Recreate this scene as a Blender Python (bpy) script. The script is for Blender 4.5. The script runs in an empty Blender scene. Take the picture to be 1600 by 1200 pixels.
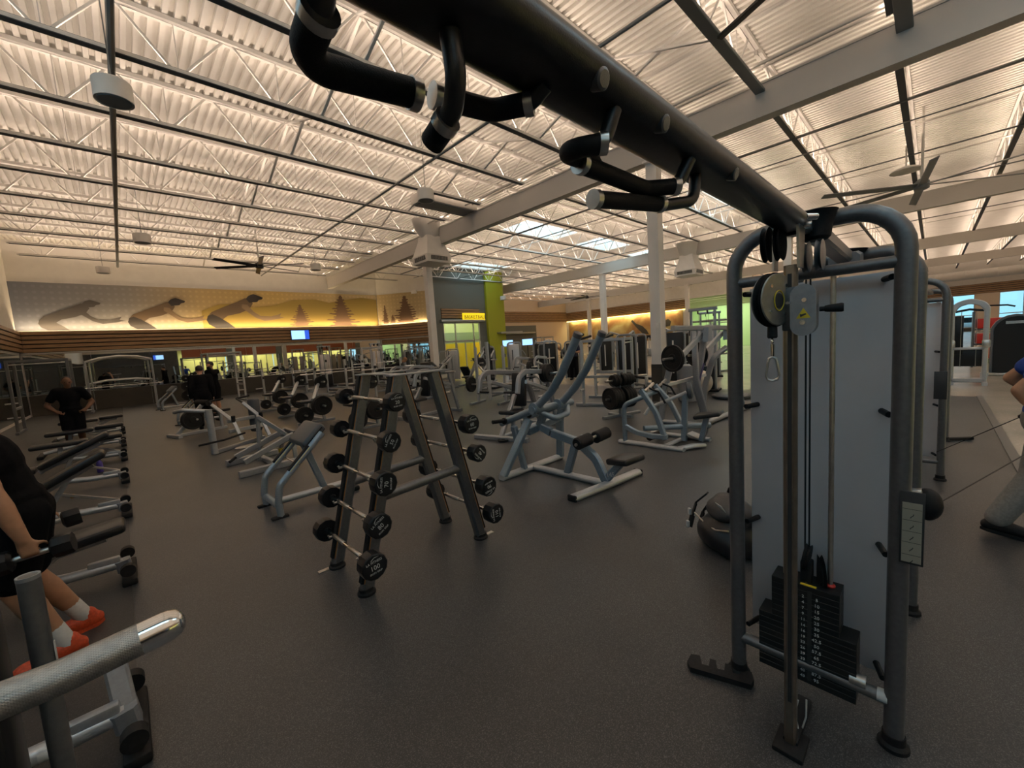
import bpy, bmesh, math, random
from mathutils import Vector, Matrix, Quaternion
random.seed(7)
C = bpy.context.scene.collection
sc = bpy.context.scene
# ------------------------------------------------------------------ camera
EYE = 1.62
cam = bpy.data.cameras.new('camera')
cam_ob = bpy.data.objects.new('camera', cam); C.objects.link(cam_ob)
cam.sensor_width = 36.0; cam.sensor_fit = 'HORIZONTAL'
cam.lens = 36.0*633.1/1600.0
cam.clip_start = 0.03; cam.clip_end = 300
right = Vector((0.71652818, -0.69446652, -0.06560204))
down = Vector((-0.11371968, -0.02350743, -0.99323473))
fwd = right.cross(down).normalized()
down = fwd.cross(right).normalized()
right.normalize()
m = Matrix((right, -down, -fwd)).transposed().to_4x4()
m.translation = Vector((0, 0, EYE))
cam_ob.matrix_world = m
sc.camera = cam_ob
# ------------------------------------------------------------------ colour management, world
sc.view_settings.view_transform = 'Standard'
sc.view_settings.look = 'None'
sc.view_settings.gamma = 1.0
sc.view_settings.use_curve_mapping = False
sc.view_settings.exposure = 0.0
sc.cycles.use_denoising = True
sc.cycles.max_bounces = 7
sc.cycles.diffuse_bounces = 4
sc.cycles.glossy_bounces = 4
sc.cycles.caustics_reflective = False
sc.cycles.caustics_refractive = False
sc.cycles.sample_clamp_indirect = 6.0
world = bpy.data.worlds.new('sky'); sc.world = world; world.use_nodes = True
bg = world.node_tree.nodes['Background']
bg.inputs['Color'].default_value = (0.42, 0.80, 1.0, 1); bg.inputs['Strength'].default_value = 1.4
# ------------------------------------------------------------------ lights
WARM = (1.0, 0.775, 0.60)
ROWS = [2.5+1.95*k for k in range(-8, 15)]
def area(name, loc, rot, sx, sy, power, color, portal=False):
    l = bpy.data.lights.new(name, 'AREA'); l.shape = 'RECTANGLE'; l.size = sx; l.size_y = sy
    l.energy = power; l.color = color
    if portal: l.cycles.is_portal = True
    o = bpy.data.objects.new(name, l); C.objects.link(o); o.location = loc; o.rotation_euler = rot
    return o
UP = 67.0
for y in ROWS:
    # linear uplights carried on the joists' bottom chords, shining at the deck
    if y < 25: area('linear_uplight', (3.35, y+.055, 6.285), (math.pi, 0, 0), 11.6, .09, UP, WARM)
    if y < 22: area('linear_uplight', (15.9, y+.055, 6.285), (math.pi, 0, 0), 12.0, .09, UP, WARM)
    if y > 14: area('linear_uplight', (31.0, y+.055, 6.285), (math.pi, 0, 0), 16.0, .09, UP*1.35, WARM)
    else: area('linear_uplight', (41.0, y+.055, 6.285), (math.pi, 0, 0), 36.0, .09, UP*2.9, WARM)
SKY_BLUE = (0.55, 0.85, 1.0)
# ------------------------------------------------------------------ mesh helpers
def fillet(pts, rad, seg=5):
    pts = [Vector(p) for p in pts]
    if rad <= 0 or len(pts) < 3: return pts
    out = [pts[0]]
    for i in range(1, len(pts)-1):
        a, b, c = pts[i-1], pts[i], pts[i+1]
        u = (a-b); v = (c-b); lu, lv = u.length, v.length; u.normalize(); v.normalize()
        ang = u.angle(v)
        if ang > math.pi-0.03: out.append(b); continue
        d = min(rad/math.tan(ang/2), lu*.49, lv*.49); r = d*math.tan(ang/2)
        ctr = b+(u+v).normalized()*(r/math.sin(ang/2))
        p0, p1 = b+u*d-ctr, b+v*d-ctr
        th = p0.angle(p1); n = max(2, int(seg*th/1.2)+1)
        for k in range(n+1):
            t = k/n
            out.append(ctr+(p0*math.sin((1-t)*th)+p1*math.sin(t*th))/math.sin(th))
    out.append(pts[-1])
    return out
class MB:
    def __init__(s): s.v = []; s.f = []
    def add(s, vs, fs):
        o = len(s.v); s.v += [tuple(x) for x in vs]; s.f += [tuple(i+o for i in f) for f in fs]; return s
    def sweep(s, pts, sec, up=(0, 0, 1), fil=0, closed=False, transport=False):
        P = fillet(pts, fil)
        n = len(P); k = len(sec); vs = []; fs = []
        upv = Vector(up); side = None
        for i in range(n):
            if closed: t = (P[(i+1) % n]-P[i-1])
            else:
                t = (P[min(i+1, n-1)]-P[max(i-1, 0)])
            t = t.normalized() if t.length > 1e-9 else Vector((0, 0, 1))
            if transport and side is not None:
                side = side-t*side.dot(t)
            else:
                side = t.cross(upv)
                if side.length < 1e-3: side = t.cross(Vector((1, 0, 0)) if abs(t.x) < .9 else Vector((0, 1, 0)))
            side = side.normalized(); u2 = side.cross(t)
            # mitre scale
            sc_ = 1.0
            if 0 < i < n-1 or closed:
                a = (P[i]-P[i-1]).normalized(); b = (P[(i+1) % n]-P[i]).normalized()
                h = math.sqrt(max(.25, (1+a.dot(b))/2)); sc_ = 1/h
                if sc_ > 1.02:
                    bis = (b-a); bis = bis-t*bis.dot(t)
                    bis = bis.normalized() if bis.length > 1e-6 else None
                else: bis = None
            else: bis = None
            for (x, y) in sec:
                w = side*x+u2*y
                if bis is not None: w = w+bis*(w.dot(bis))*(sc_-1)
                vs.append(P[i]+w)
        for i in range(n if closed else n-1):
            j = (i+1) % n
            for q in range(k):
                r = (q+1) % k
                fs.append((i*k+q, i*k+r, j*k+r, j*k+q))
        if not closed:
            fs.append(tuple(range(k))[::-1]); fs.append(tuple((n-1)*k+q for q in range(k)))
        return s.add(vs, fs)
    def tube(s, pts, r, n=14, fil=0, closed=False):
        sec = [(r*math.cos(2*math.pi*i/n), r*math.sin(2*math.pi*i/n)) for i in range(n)]
        return s.sweep(pts, sec, fil=fil, closed=closed, transport=True)
    def bar(s, pts, w, h, up=(0, 0, 1), fil=0, ch=.16, closed=False):
        a, b = w/2, h/2; c = min(a, b)*ch*2
        sec = [(a, -b+c), (a, b-c), (a-c, b), (-a+c, b), (-a, b-c), (-a, -b+c), (-a+c, -b), (a-c, -b)]
        return s.sweep(pts, sec, up=up, fil=fil, closed=closed)
    def oval(s, pts, w, h, up=(0, 0, 1), fil=0, n=6):
        # racetrack section, w wide, h thick
        r = h/2; d = max(0, w/2-r); sec = []
        for i in range(n+1): a = -math.pi/2+math.pi*i/n; sec.append((d+r*math.cos(a), r*math.sin(a)))
        for i in range(n+1): a = math.pi/2+math.pi*i/n; sec.append((-d+r*math.cos(a), r*math.sin(a)))
        return s.sweep(pts, sec, up=up, fil=fil)
    def box(s, c, size, rot=None, bev=0, seg=2):
        M = Matrix.Translation(Vector(c))
        if rot is not None: M = M @ rot.to_4x4()
        if bev <= 0:
            hx, hy, hz = [x/2 for x in size]
            vs = [M @ Vector((sx*hx, sy*hy, sz*hz)) for sx in (-1, 1) for sy in (-1, 1) for sz in (-1, 1)]
            return s.add(vs, [(0, 1, 3, 2), (4, 6, 7, 5), (0, 4, 5, 1), (2, 3, 7, 6), (0, 2, 6, 4), (1, 5, 7, 3)])
        bm = bmesh.new(); bmesh.ops.create_cube(bm, size=1)
        for v in bm.verts: v.co = Vector((v.co.x*size[0], v.co.y*size[1], v.co.z*size[2]))
        bmesh.ops.bevel(bm, geom=bm.edges[:]+bm.verts[:], offset=min(bev, min(size)*.49), segments=seg, profile=.5, affect='EDGES')
        bm.verts.index_update()
        s.add([M @ v.co for v in bm.verts], [[v.index for v in f.verts] for f in bm.faces]); bm.free(); return s
    def lathe(s, p, d, prof, n=20, cap=True):
        p = Vector(p); d = Vector(d).normalized()
        a = d.orthogonal().normalized(); b = d.cross(a)
        vs = []; fs = []; k = len(prof)
        for (r, h) in prof:
            for i in range(n):
                t = 2*math.pi*(i+.5)/n
                vs.append(p+d*h+(a*math.cos(t)+b*math.sin(t))*max(r, 1e-4))
        for j in range(k-1):
            for i in range(n):
                q = (i+1) % n
                fs.append((j*n+i, j*n+q, (j+1)*n+q, (j+1)*n+i))
        if cap: fs.append(tuple(range(n))[::-1]); fs.append(tuple((k-1)*n+i for i in range(n)))
        return s.add(vs, fs)
    def cyl(s, p0, p1, r0, r1=None, n=16):
        p0 = Vector(p0); p1 = Vector(p1)
        return s.lathe(p0, p1-p0, [(r0, 0), (r0 if r1 is None else r1, (p1-p0).length)], n)
    def ell(s, c, rad, rot=None, n=14, m=9):
        M = Matrix.Translation(Vector(c))
        if rot is not None: M = M @ rot.to_4x4()
        vs = [M @ Vector((0, 0, -rad[2]))]; fs = []
        for j in range(1, m):
            ph = -math.pi/2+math.pi*j/m
            for i in range(n):
                t = 2*math.pi*i/n
                vs.append(M @ Vector((rad[0]*math.cos(ph)*math.cos(t), rad[1]*math.cos(ph)*math.sin(t), rad[2]*math.sin(ph))))
        vs.append(M @ Vector((0, 0, rad[2])))
        for i in range(n): fs.append((0, 1+(i+1) % n, 1+i))
        for j in range(m-2):
            for i in range(n):
                q = (i+1) % n; a = 1+j*n
                fs.append((a+i, a+q, a+n+q, a+n+i))
        e = len(vs)-1; a = 1+(m-2)*n
        for i in range(n): fs.append((a+i, a+(i+1) % n, e))
        return s.add(vs, fs)
    def limb(s, p0, r0, p1, r1, n=14):
        # tapered capsule
        p0 = Vector(p0); p1 = Vector(p1); d = p1-p0; L = max(d.length, 1e-4)
        prof = [(r0*math.cos(a), r0*math.sin(a)) for a in (-1.5, -1.1, -.7, -.35)]+[(r0, 0), (r1, L)]
        prof += [(r1*math.cos(a), L+r1*math.sin(a)) for a in (.35, .7, 1.1, 1.5)]
        return s.lathe(p0, d if d.length > 1e-4 else Vector((0, 0, 1)), prof, n)
    def prism(s, outline, M, th):
        # outline: 2-D points, extruded th along local z, placed by matrix M
        n = len(outline)
        vs = [M @ Vector((x, y, 0)) for x, y in outline]+[M @ Vector((x, y, th)) for x, y in outline]
        fs = [tuple(range(n))[::-1], tuple(range(n, 2*n))]
        for i in range(n): j = (i+1) % n; fs.append((i, j, n+j, n+i))
        return s.add(vs, fs)
    def xf(s, M):
        s.v = [tuple(M @ Vector(p)) for p in s.v]; return s
    def mesh(s, name, mat, sharp=28):
        me = bpy.data.meshes.new(name); me.from_pydata(s.v, [], s.f)
        bm = bmesh.new(); bm.from_mesh(me); bmesh.ops.recalc_face_normals(bm, faces=bm.faces[:])
        bm.to_mesh(me); bm.free()
        for p in me.polygons: p.use_smooth = True
        me.set_sharp_from_angle(angle=math.radians(sharp))
        if mat: me.materials.append(mat)
        return me
def link(name, me, parent=None):
    o = bpy.data.objects.new(name, me); C.objects.link(o)
    if parent is not None: o.parent = parent
    return o
def root(name, label, cat, loc=(0, 0, 0), rz=0, group=None):
    o = bpy.data.objects.new(name, None); C.objects.link(o); o.empty_display_size = .2
    o.location = loc; o.rotation_euler = (0, 0, rz); o['label'] = label; o['category'] = cat
    if group: o['group'] = group
    return o
def tag(o, label, cat, group=None):
    o['label'] = label; o['category'] = cat
    if group: o['group'] = group
    return o
def part(name, mb, mat, parent, world=False, label=None, sharp=28):
    """One mesh as a part. world=True: the mesh was laid out in room coordinates and the (unrotated) root's location is taken off."""
    if world:
        r = parent
        while r.parent is not None: r = r.parent
        mb.xf(Matrix.Translation(-Vector(r.location)))
    o = link(name, mb.mesh(name, mat, sharp), parent)
    if label: o['label'] = label
    return o
def solo(name, mb, mat, label, cat, loc=(0, 0, 0), rz=0, group=None, sharp=28):
    o = link(name, mb.mesh(name, mat, sharp)); o.location = loc; o.rotation_euler = (0, 0, rz)
    return tag(o, label, cat, group)
def struct(name, mb, mat, sharp=28, loc=(0, 0, 0)):
    o = link(name, mb.mesh(name, mat, sharp)); o['kind'] = 'structure'; o.location = loc; return o
def dup(src, loc, rz=None, label=None, group=None):
    def cp(o, par):
        c = o.copy(); C.objects.link(c); c.parent = par
        for ch in o.children: cp(ch, c)
        return c
    r = cp(src, None); r.location = loc
    if rz is not None: r.rotation_euler = (0, 0, rz)
    if label: r['label'] = label
    if group: r['group'] = group
    return r
def RX(a): return Matrix.Rotation(a, 3, 'X')
def RY(a): return Matrix.Rotation(a, 3, 'Y')
def RZ(a): return Matrix.Rotation(a, 3, 'Z')
def frame(o, x, y):
    """4x4 matrix with origin o, local x along x, local y along y"""
    x = Vector(x).normalized(); y = Vector(y); y = (y-x*y.dot(x)).normalized(); z = x.cross(y)
    M = Matrix((x, y, z)).transposed().to_4x4(); M.translation = Vector(o); return M
_txt = {}
def text_mb(s, size, M, ext=.0006, align='CENTER'):
    key = (s, align)
    if key not in _txt:
        cu = bpy.data.curves.new('lettering', 'FONT'); cu.body = s; cu.size = 1; cu.align_x = align; cu.align_y = 'CENTER'
        cu.resolution_u = 2; cu.extrude = 0.02
        ob = bpy.data.objects.new('lettering', cu); C.objects.link(ob)
        dg = bpy.context.evaluated_depsgraph_get(); dg.update()
        me = bpy.data.meshes.new_from_object(ob.evaluated_get(dg))
        _txt[key] = ([tuple(v.co) for v in me.vertices], [tuple(p.vertices) for p in me.polygons])
        bpy.data.objects.remove(ob); bpy.data.curves.remove(cu); bpy.data.meshes.remove(me)
    vs, fs = _txt[key]; mb = MB()
    mb.add([M @ Vector((x*size, y*size, (z/.02)*ext)) for x, y, z in vs], fs)
    return mb
# ------------------------------------------------------------------ materials
def mat(name, col, rough=.5, metal=0.0, noise=0.0, nscale=40, bump=0.0, bscale=200, spec=.5, emit=None, estr=0):
    m = bpy.data.materials.new(name); m.use_nodes = True; nt = m.node_tree; b = nt.nodes['Principled BSDF']
    b.inputs['Base Color'].default_value = (*col, 1); b.inputs['Roughness'].default_value = rough
    b.inputs['Metallic'].default_value = metal; b.inputs['Specular IOR Level'].default_value = spec
    tc = nt.nodes.new('ShaderNodeTexCoord')
    if noise > 0:
        n = nt.nodes.new('ShaderNodeTexNoise'); n.inputs['Scale'].default_value = nscale; n.inputs['Detail'].default_value = 4
        nt.links.new(tc.outputs['Object'], n.inputs['Vector'])
        r = nt.nodes.new('ShaderNodeValToRGB')
        r.color_ramp.elements[0].position = .35; r.color_ramp.elements[1].position = .68
        r.color_ramp.elements[0].color = (*[c*(1-noise) for c in col], 1); r.color_ramp.elements[1].color = (*[min(1, c*(1+noise)) for c in col], 1)
        nt.links.new(n.outputs['Fac'], r.inputs['Fac']); nt.links.new(r.outputs['Color'], b.inputs['Base Color'])
    if bump > 0:
        n2 = nt.nodes.new('ShaderNodeTexNoise'); n2.inputs['Scale'].default_value = bscale
        nt.links.new(tc.outputs['Object'], n2.inputs['Vector'])
        bp = nt.nodes.new('ShaderNodeBump'); bp.inputs['Strength'].default_value = bump; bp.inputs['Distance'].default_value = .002
        nt.links.new(n2.outputs['Fac'], bp.inputs['Height']); nt.links.new(bp.outputs['Normal'], b.inputs['Normal'])
    if emit:
        b.inputs['Emission Color'].default_value = (*emit, 1); b.inputs['Emission Strength'].default_value = estr
    return m
M = {}
M['silver'] = mat('silver_powder_coat', (.335, .35, .37), .36, .55, .06, 60, .15, 500)
M['silver_light'] = mat('pale_silver_powder_coat', (.49, .505, .52), .34, .5, .05, 60, .1, 500)
M['charcoal'] = mat('charcoal_powder_coat', (.155, .157, .16), .36, .6, .08, 60, .2, 500)
M['darkbeam'] = mat('dark_graphite_coat', (.045, .045, .045), .34, .5, .1, 60, .12, 500)
M['chrome'] = mat('chrome', (.78, .78, .77), .14, 1.0)
M['steel'] = mat('brushed_steel', (.55, .54, .52), .3, 1.0, .1, 30)
M['rubber'] = mat('black_rubber', (.012, .012, .013), .62, 0, .2, 60, .2, 300, .25)
M['urethane'] = mat('black_urethane', (.010, .010, .011), .38, 0, .1, 40, 0, 1, .3)
M['plate'] = mat('black_iron_plate', (.014, .0135, .013), .5, 0, .2, 50, .3, 250, .25)
M['vinyl'] = mat('black_vinyl', (.014, .015, .017), .34, 0, .1, 80, .12, 400, .4)
M['vinyl_grey'] = mat('slate_vinyl', (.06, .07, .08), .4, 0, .08, 80, .12, 400, .5)
M['foam'] = mat('black_foam_grip', (.010, .010, .011), .6, 0, .2, 200, .4, 700, .25)
M['shroud'] = mat('black_shroud', (.014, .015, .016), .3, spec=.3)
M['white_panel'] = mat('translucent_white_shroud', (.60, .565, .56), .2, 0, .02, 8)
M['weight'] = mat('weight_stack_black', (.012, .013, .013), .45, .2)
M['ink'] = mat('white_lettering', (.62, .62, .6), .5)
M['darkink'] = mat('dark_lettering', (.03, .03, .03), .5)
M['yellow'] = mat('yellow_marking', (.75, .55, .03), .5)
M['red'] = mat('red_plastic', (.55, .03, .02), .4)
M['orange_reflection'] = mat('painted_orange_reflection', (.4, .16, .03), .5)
M['cable'] = mat('black_cable', (.01, .01, .01), .4)
# ------------------------------------------------------------------ setting materials
def floor_mat(name, base, speck, rough=.55, scale=260):
    m = bpy.data.materials.new(name); m.use_nodes = True; nt = m.node_tree; b = nt.nodes['Principled BSDF']
    tc = nt.nodes.new('ShaderNodeTexCoord')
    n = nt.nodes.new('ShaderNodeTexNoise'); n.inputs['Scale'].default_value = scale; n.inputs['Detail'].default_value = 2
    nt.links.new(tc.outputs['Object'], n.inputs['Vector'])
    r = nt.nodes.new('ShaderNodeValToRGB'); e = r.color_ramp.elements
    e[0].position = .5; e[0].color = (*base, 1); e[1].position = .74; e[1].color = (*speck, 1)
    nt.links.new(n.outputs['Fac'], r.inputs['Fac'])
    n3 = nt.nodes.new('ShaderNodeTexNoise'); n3.inputs['Scale'].default_value = 1.1; n3.inputs['Detail'].default_value = 5
    nt.links.new(tc.outputs['Object'], n3.inputs['Vector'])
    mr = nt.nodes.new('ShaderNodeMapRange'); mr.inputs['From Min'].default_value = .3; mr.inputs['From Max'].default_value = .7
    mr.inputs['To Min'].default_value = .82; mr.inputs['To Max'].default_value = 1.18
    nt.links.new(n3.outputs['Fac'], mr.inputs['Value'])
    mx = nt.nodes.new('ShaderNodeMix'); mx.data_type = 'RGBA'; mx.blend_type = 'MULTIPLY'; mx.inputs['Factor'].default_value = 1
    nt.links.new(r.outputs['Color'], mx.inputs['A']); nt.links.new(mr.outputs['Result'], mx.inputs['B'])
    nt.links.new(mx.outputs['Result'], b.inputs['Base Color'])
    b.inputs['Roughness'].default_value = rough; b.inputs['Specular IOR Level'].default_value = .5
    bp = nt.nodes.new('ShaderNodeBump'); bp.inputs['Strength'].default_value = .25; bp.inputs['Distance'].default_value = .002
    nt.links.new(n.outputs['Fac'], bp.inputs['Height']); nt.links.new(bp.outputs['Normal'], b.inputs['Normal'])
    return m
M['floor'] = floor_mat('speckled_rubber_floor', (.033, .034, .0355), (.14, .14, .14), .38)
M['mat'] = floor_mat('dark_rubber_mat', (.026, .025, .025), (.08, .077, .074), .48)
M['tile'] = floor_mat('beige_concrete_floor', (.34, .305, .25), (.42, .38, .32), .25, 30)
M['turf'] = floor_mat('green_turf', (.035, .07, .012), (.07, .12, .03), .9, 300)
M['paint'] = mat('warm_white_paint', (.80, .76, .71), .55, 0, .03, 3)
M['deck'] = mat('white_roof_deck', (.80, .77, .72), .45, 0, .04, 2)
M['joist'] = mat('white_painted_steel', (.76, .73, .69), .4)
M['girder'] = mat('cream_painted_steel', (.56, .53, .49), .5)
M['beige'] = mat('beige_wall_paint', (.66, .53, .40), .6)
M['brown_base'] = mat('dark_brown_wall_panel', (.046, .040, .030), .55, 0, .15, 3)
M['grey_wall'] = mat('grey_wall_paint', (.13, .135, .115), .6)
M['green_wall'] = mat('olive_green_wall_paint', (.33, .34, .012), .6)
M['green_lit'] = mat('pale_green_lit_paint', (.50, .64, .36), .6)  # green light on the studio wall and slats is put into this colour
M['metal_trim'] = mat('aluminium_trim', (.42, .41, .39), .4, .7)
M['mirror'] = mat('mirror_silvering', (.74, .76, .74), .015, 1.0)
def slat_mat():
    m = bpy.data.materials.new('wood_slats'); m.use_nodes = True; nt = m.node_tree; b = nt.nodes['Principled BSDF']
    tc = nt.nodes.new('ShaderNodeTexCoord'); mp = nt.nodes.new('ShaderNodeMapping'); mp.inputs['Scale'].default_value = (1.2, 1.2, 18)
    nt.links.new(tc.outputs['Object'], mp.inputs['Vector'])
    n = nt.nodes.new('ShaderNodeTexNoise'); n.inputs['Scale'].default_value = 2.2; n.inputs['Detail'].default_value = 6
    nt.links.new(mp.outputs['Vector'], n.inputs['Vector'])
    r = nt.nodes.new('ShaderNodeValToRGB'); e = r.color_ramp.elements
    e[0].position = .35; e[0].color = (.25, .145, .07, 1); e[1].position = .7; e[1].color = (.40, .25, .13, 1)
    nt.links.new(n.outputs['Fac'], r.inputs['Fac']); nt.links.new(r.outputs['Color'], b.inputs['Base Color'])
    b.inputs['Roughness'].default_value = .45
    return m
M['slat'] = slat_mat()
def glass_mat(name, tint, mixf=.12):
    m = bpy.data.materials.new(name); m.use_nodes = True; nt = m.node_tree; nt.nodes.clear()
    o = nt.nodes.new('ShaderNodeOutputMaterial'); t = nt.nodes.new('ShaderNodeBsdfTransparent'); t.inputs['Color'].default_value = (*tint, 1)
    g = nt.nodes.new('ShaderNodeBsdfGlossy'); g.inputs['Roughness'].default_value = .02
    mx = nt.nodes.new('ShaderNodeMixShader'); mx.inputs[0].default_value = mixf
    nt.links.new(t.outputs[0], mx.inputs[1]); nt.links.new(g.outputs[0], mx.inputs[2]); nt.links.new(mx.outputs[0], o.inputs[0])
    return m
M['glass'] = glass_mat('window_glass', (.86, .93, .95), .06)
M['skyglass'] = mat('skylight_dome', (.7, .85, .95), .4, emit=(.50, .83, 1.0), estr=2.6)
M['screen'] = mat('tv_screen_lit', (.02, .05, .2), .3, emit=(.35, .62, 1.0), estr=1.6)
M['screen_blue'] = mat('tv_screen_blue', (.02, .05, .2), .3, emit=(.03, .12, .8), estr=1.0)
M['lamp'] = mat('lamp_glow', (1, .9, .7), .4, emit=(1.0, .72, .36), estr=9)
M['sign'] = mat('yellow_sign_lit', (.85, .65, .02), .4, emit=(1.0, .72, .01), estr=.75)
M['yellow_court'] = mat('yellow_court_panel', (.86, .55, .02), .5)
M['court_wall'] = mat('court_pale_wall', (.72, .74, .38), .5)
M['court_grey'] = mat('court_grey_wall', (.36, .42, .27), .5)
M['yellow_room'] = mat('bright_studio_wall', (.80, .78, .28), .6)
M['rust'] = mat('rust_orange_wall', (.30, .085, .03), .6)
def mural_mat(name, cols, axis=0, lo=-2.8, hi=12.5, dots=True):
    m = bpy.data.materials.new(name); m.use_nodes = True; nt = m.node_tree; b = nt.nodes['Principled BSDF']
    tc = nt.nodes.new('ShaderNodeTexCoord'); sp = nt.nodes.new('ShaderNodeSeparateXYZ'); nt.links.new(tc.outputs['Object'], sp.inputs[0])
    mr = nt.nodes.new('ShaderNodeMapRange'); mr.inputs['From Min'].default_value = lo; mr.inputs['From Max'].default_value = hi
    nt.links.new(sp.outputs[axis], mr.inputs['Value'])
    r = nt.nodes.new('ShaderNodeValToRGB'); e = r.color_ramp.elements
    while len(e) < len(cols): e.new(.5)
    for i, (p, c) in enumerate(cols): e[i].position = p; e[i].color = (*c, 1)
    nt.links.new(mr.outputs['Result'], r.inputs['Fac']); out = r.outputs['Color']
    if dots:
        vo = nt.nodes.new('ShaderNodeTexVoronoi'); vo.voronoi_dimensions = '2D'; cb_ = nt.nodes.new('ShaderNodeCombineXYZ'); nt.links.new(sp.outputs[0], cb_.inputs[0]); nt.links.new(sp.outputs[2], cb_.inputs[1]); vo.inputs['Scale'].default_value = 4.2; vo.inputs['Randomness'].default_value = 0.0
        nt.links.new(cb_.outputs[0], vo.inputs['Vector'])
        r2 = nt.nodes.new('ShaderNodeValToRGB'); q = r2.color_ramp.elements
        q[0].position = .16; q[0].color = (1.16, 1.16, 1.18, 1); q[1].position = .30; q[1].color = (1, 1, 1, 1)
        nt.links.new(vo.outputs['Distance'], r2.inputs['Fac'])
        mx = nt.nodes.new('ShaderNodeMix'); mx.data_type = 'RGBA'; mx.blend_type = 'MULTIPLY'; mx.inputs['Factor'].default_value = 1
        nt.links.new(out, mx.inputs['A']); nt.links.new(r2.outputs['Color'], mx.inputs['B']); out = mx.outputs['Result']
    nt.links.new(out, b.inputs['Base Color']); b.inputs['Roughness'].default_value = .6
    return m
M['mural'] = mural_mat('grey_to_gold_mural', [(0, (.18, .19, .235)), (.22, (.26, .24, .225)), (.40, (.46, .33, .15)), (.62, (.50, .35, .12)), (1, (.58, .46, .28))])
M['mural2'] = mural_mat('gold_mural', [(0, (.50, .38, .20)), (1, (.56, .44, .28))], 0, 12.4, 14.6)
M['fig_a'] = mat('mural_grey_figure', (.085, .075, .072), .6); M['fig_b'] = mat('mural_brown_figure', (.13, .085, .05), .6)
M['fig_dark'] = mat('mural_dark_figure', (.03, .024, .022), .6); M['fig_skin'] = mat('mural_tan_figure', (.22, .15, .09), .6)
M['fig_tree'] = mat('mural_pine_brown', (.15, .085, .045), .6); M['fig_hill'] = mat('mural_hill_gold', (.34, .235, .055), .6)
# ------------------------------------------------------------------ floor
struct('floor', MB().box((28.6, 6.7, -.05), (63, 49.6, .1)), M['tile'])
def slab(name, x0, x1, y0, y1, h, m):
    return struct(name, MB().box(((x0+x1)/2, (y0+y1)/2, h/2), (x1-x0, y1-y0, h)), m)
slab('flooring', -.12, 12.0, -.62, 25.05, .006, M['floor'])
slab('flooring', -2.77, -.1208, -13.9, 25.05, .006, M['mat'])
slab('flooring', -.12, 5.2, -13.9, -.6205, .006, M['floor'])
slab('flooring', 20.5, 26.3, -9, 4.2, .012, M['turf'])
slab('trim_1', 5.2, 12.05, -.70, -.62, .02, mat('black_floor_edging', (.12, .115, .11), .5))
# ------------------------------------------------------------------ walls
WT = 7.15
def wall(name, pts, z0, z1, m, th=.1, out=1):
    """upright wall along a floor line; thickness goes to the side 'out' of the line"""
    (x0, y0), (x1, y1) = pts; d = Vector((x1-x0, y1-y0, 0)); n = Vector((-d.y, d.x, 0)).normalized()*out
    a = Vector((x0, y0, 0)); b = Vector((x1, y1, 0))
    vs = [a, b, b+n*th, a+n*th]; vs = [v+Vector((0, 0, z0)) for v in vs]+[v+Vector((0, 0, z1)) for v in vs]
    return struct(name, MB().add(vs, [(0, 1, 2, 3), (4, 5, 6, 7), (0, 1, 5, 4), (1, 2, 6, 5), (2, 3, 7, 6), (3, 0, 4, 7)]), m)
wall('wall_back', ((-2.9, 25.2), (12.6, 25.2)), 0, WT, M['paint'])
wall('wall_back_angled', ((12.45, 25.13), (14.6, 22.2)), 0, WT, M['paint'])
for y0, y1, z0, z1 in ((-14, -11, 0, WT), (-11, 7.4, 0, 3.8), (-11, 7.4, 6.0, WT), (7.4, 25.2, 0, WT)):
    wall('wall_left', ((-2.8, y0), (-2.8, y1)), z0, z1, M['paint'])
wall('wall_front', ((-2.9, -14), (28, -14)), 3.6, WT, M['beige'], out=-1)
wall('wall_front', ((28, -14), (60.1, -14)), 0, WT, M['beige'], out=-1)
# basketball corner: grey wall with an opening
wall('wall_basketball', ((14.5, 22.2), (15.35, 22.2)), 0, WT, M['grey_wall'])
wall('wall_basketball', ((18.45, 22.2), (19.15, 22.2)), 0, WT, M['grey_wall'])
wall('wall_basketball', ((15.35, 22.2), (18.45, 22.2)), 3.35, WT, M['grey_wall'])
struct('wall_green', MB().box((19.95, 22.45, WT/2), (1.66, .9, WT)), M['green_wall'])
wall('wall_side', ((20.75, 22.9), (20.75, 24.8)), 0, WT, M['beige'])
wall('wall_side', ((12.5, 25.2), (20.8, 25.2)), 0, WT, M['beige'])
wall('wall_far', ((13.4, 31.4), (40.1, 31.4)), 0, WT, M['beige'])
wall('wall_right', ((40, 31.5), (40, 16.4)), 0, WT, M['paint'])
wall('wall_right', ((40, 16.4), (40, 11)), 4.9, WT, M['paint'])
wall('wall_green_studio', ((46, 20), (46, 11)), 0, 4.9, M['green_lit'])
wall('wall_green_studio', ((40.1, 18.5), (46.1, 18.5)), 0, 4.9, M['green_lit'])
struct('ceiling_studio', MB().box((43, 15, 4.95), (6.4, 9, .1)), M['paint'])
wall('wall_step', ((40, 11), (60.1, 11)), 0, WT, M['beige'], out=-1)
area('studio_lamp', (43, 14.6, 4.8), (0, 0, 0), 4, 5, 330, (.85, 1, .7))
# grey kiosk block in the far corner beyond the green wall
struct('wall_kiosk', MB().box((29.4, 30.2, 1.75), (4.9, 2.3, 3.5)), M['grey_wall'])
struct('trim_2', MB().box((29.0, 28.8, 2.75), (4.4, .5, .14)), M['metal_trim'])
struct('trim_3', MB().box((21.0, 21.8, 2.55), (2.2, .5, .12)), M['metal_trim'])
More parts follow.
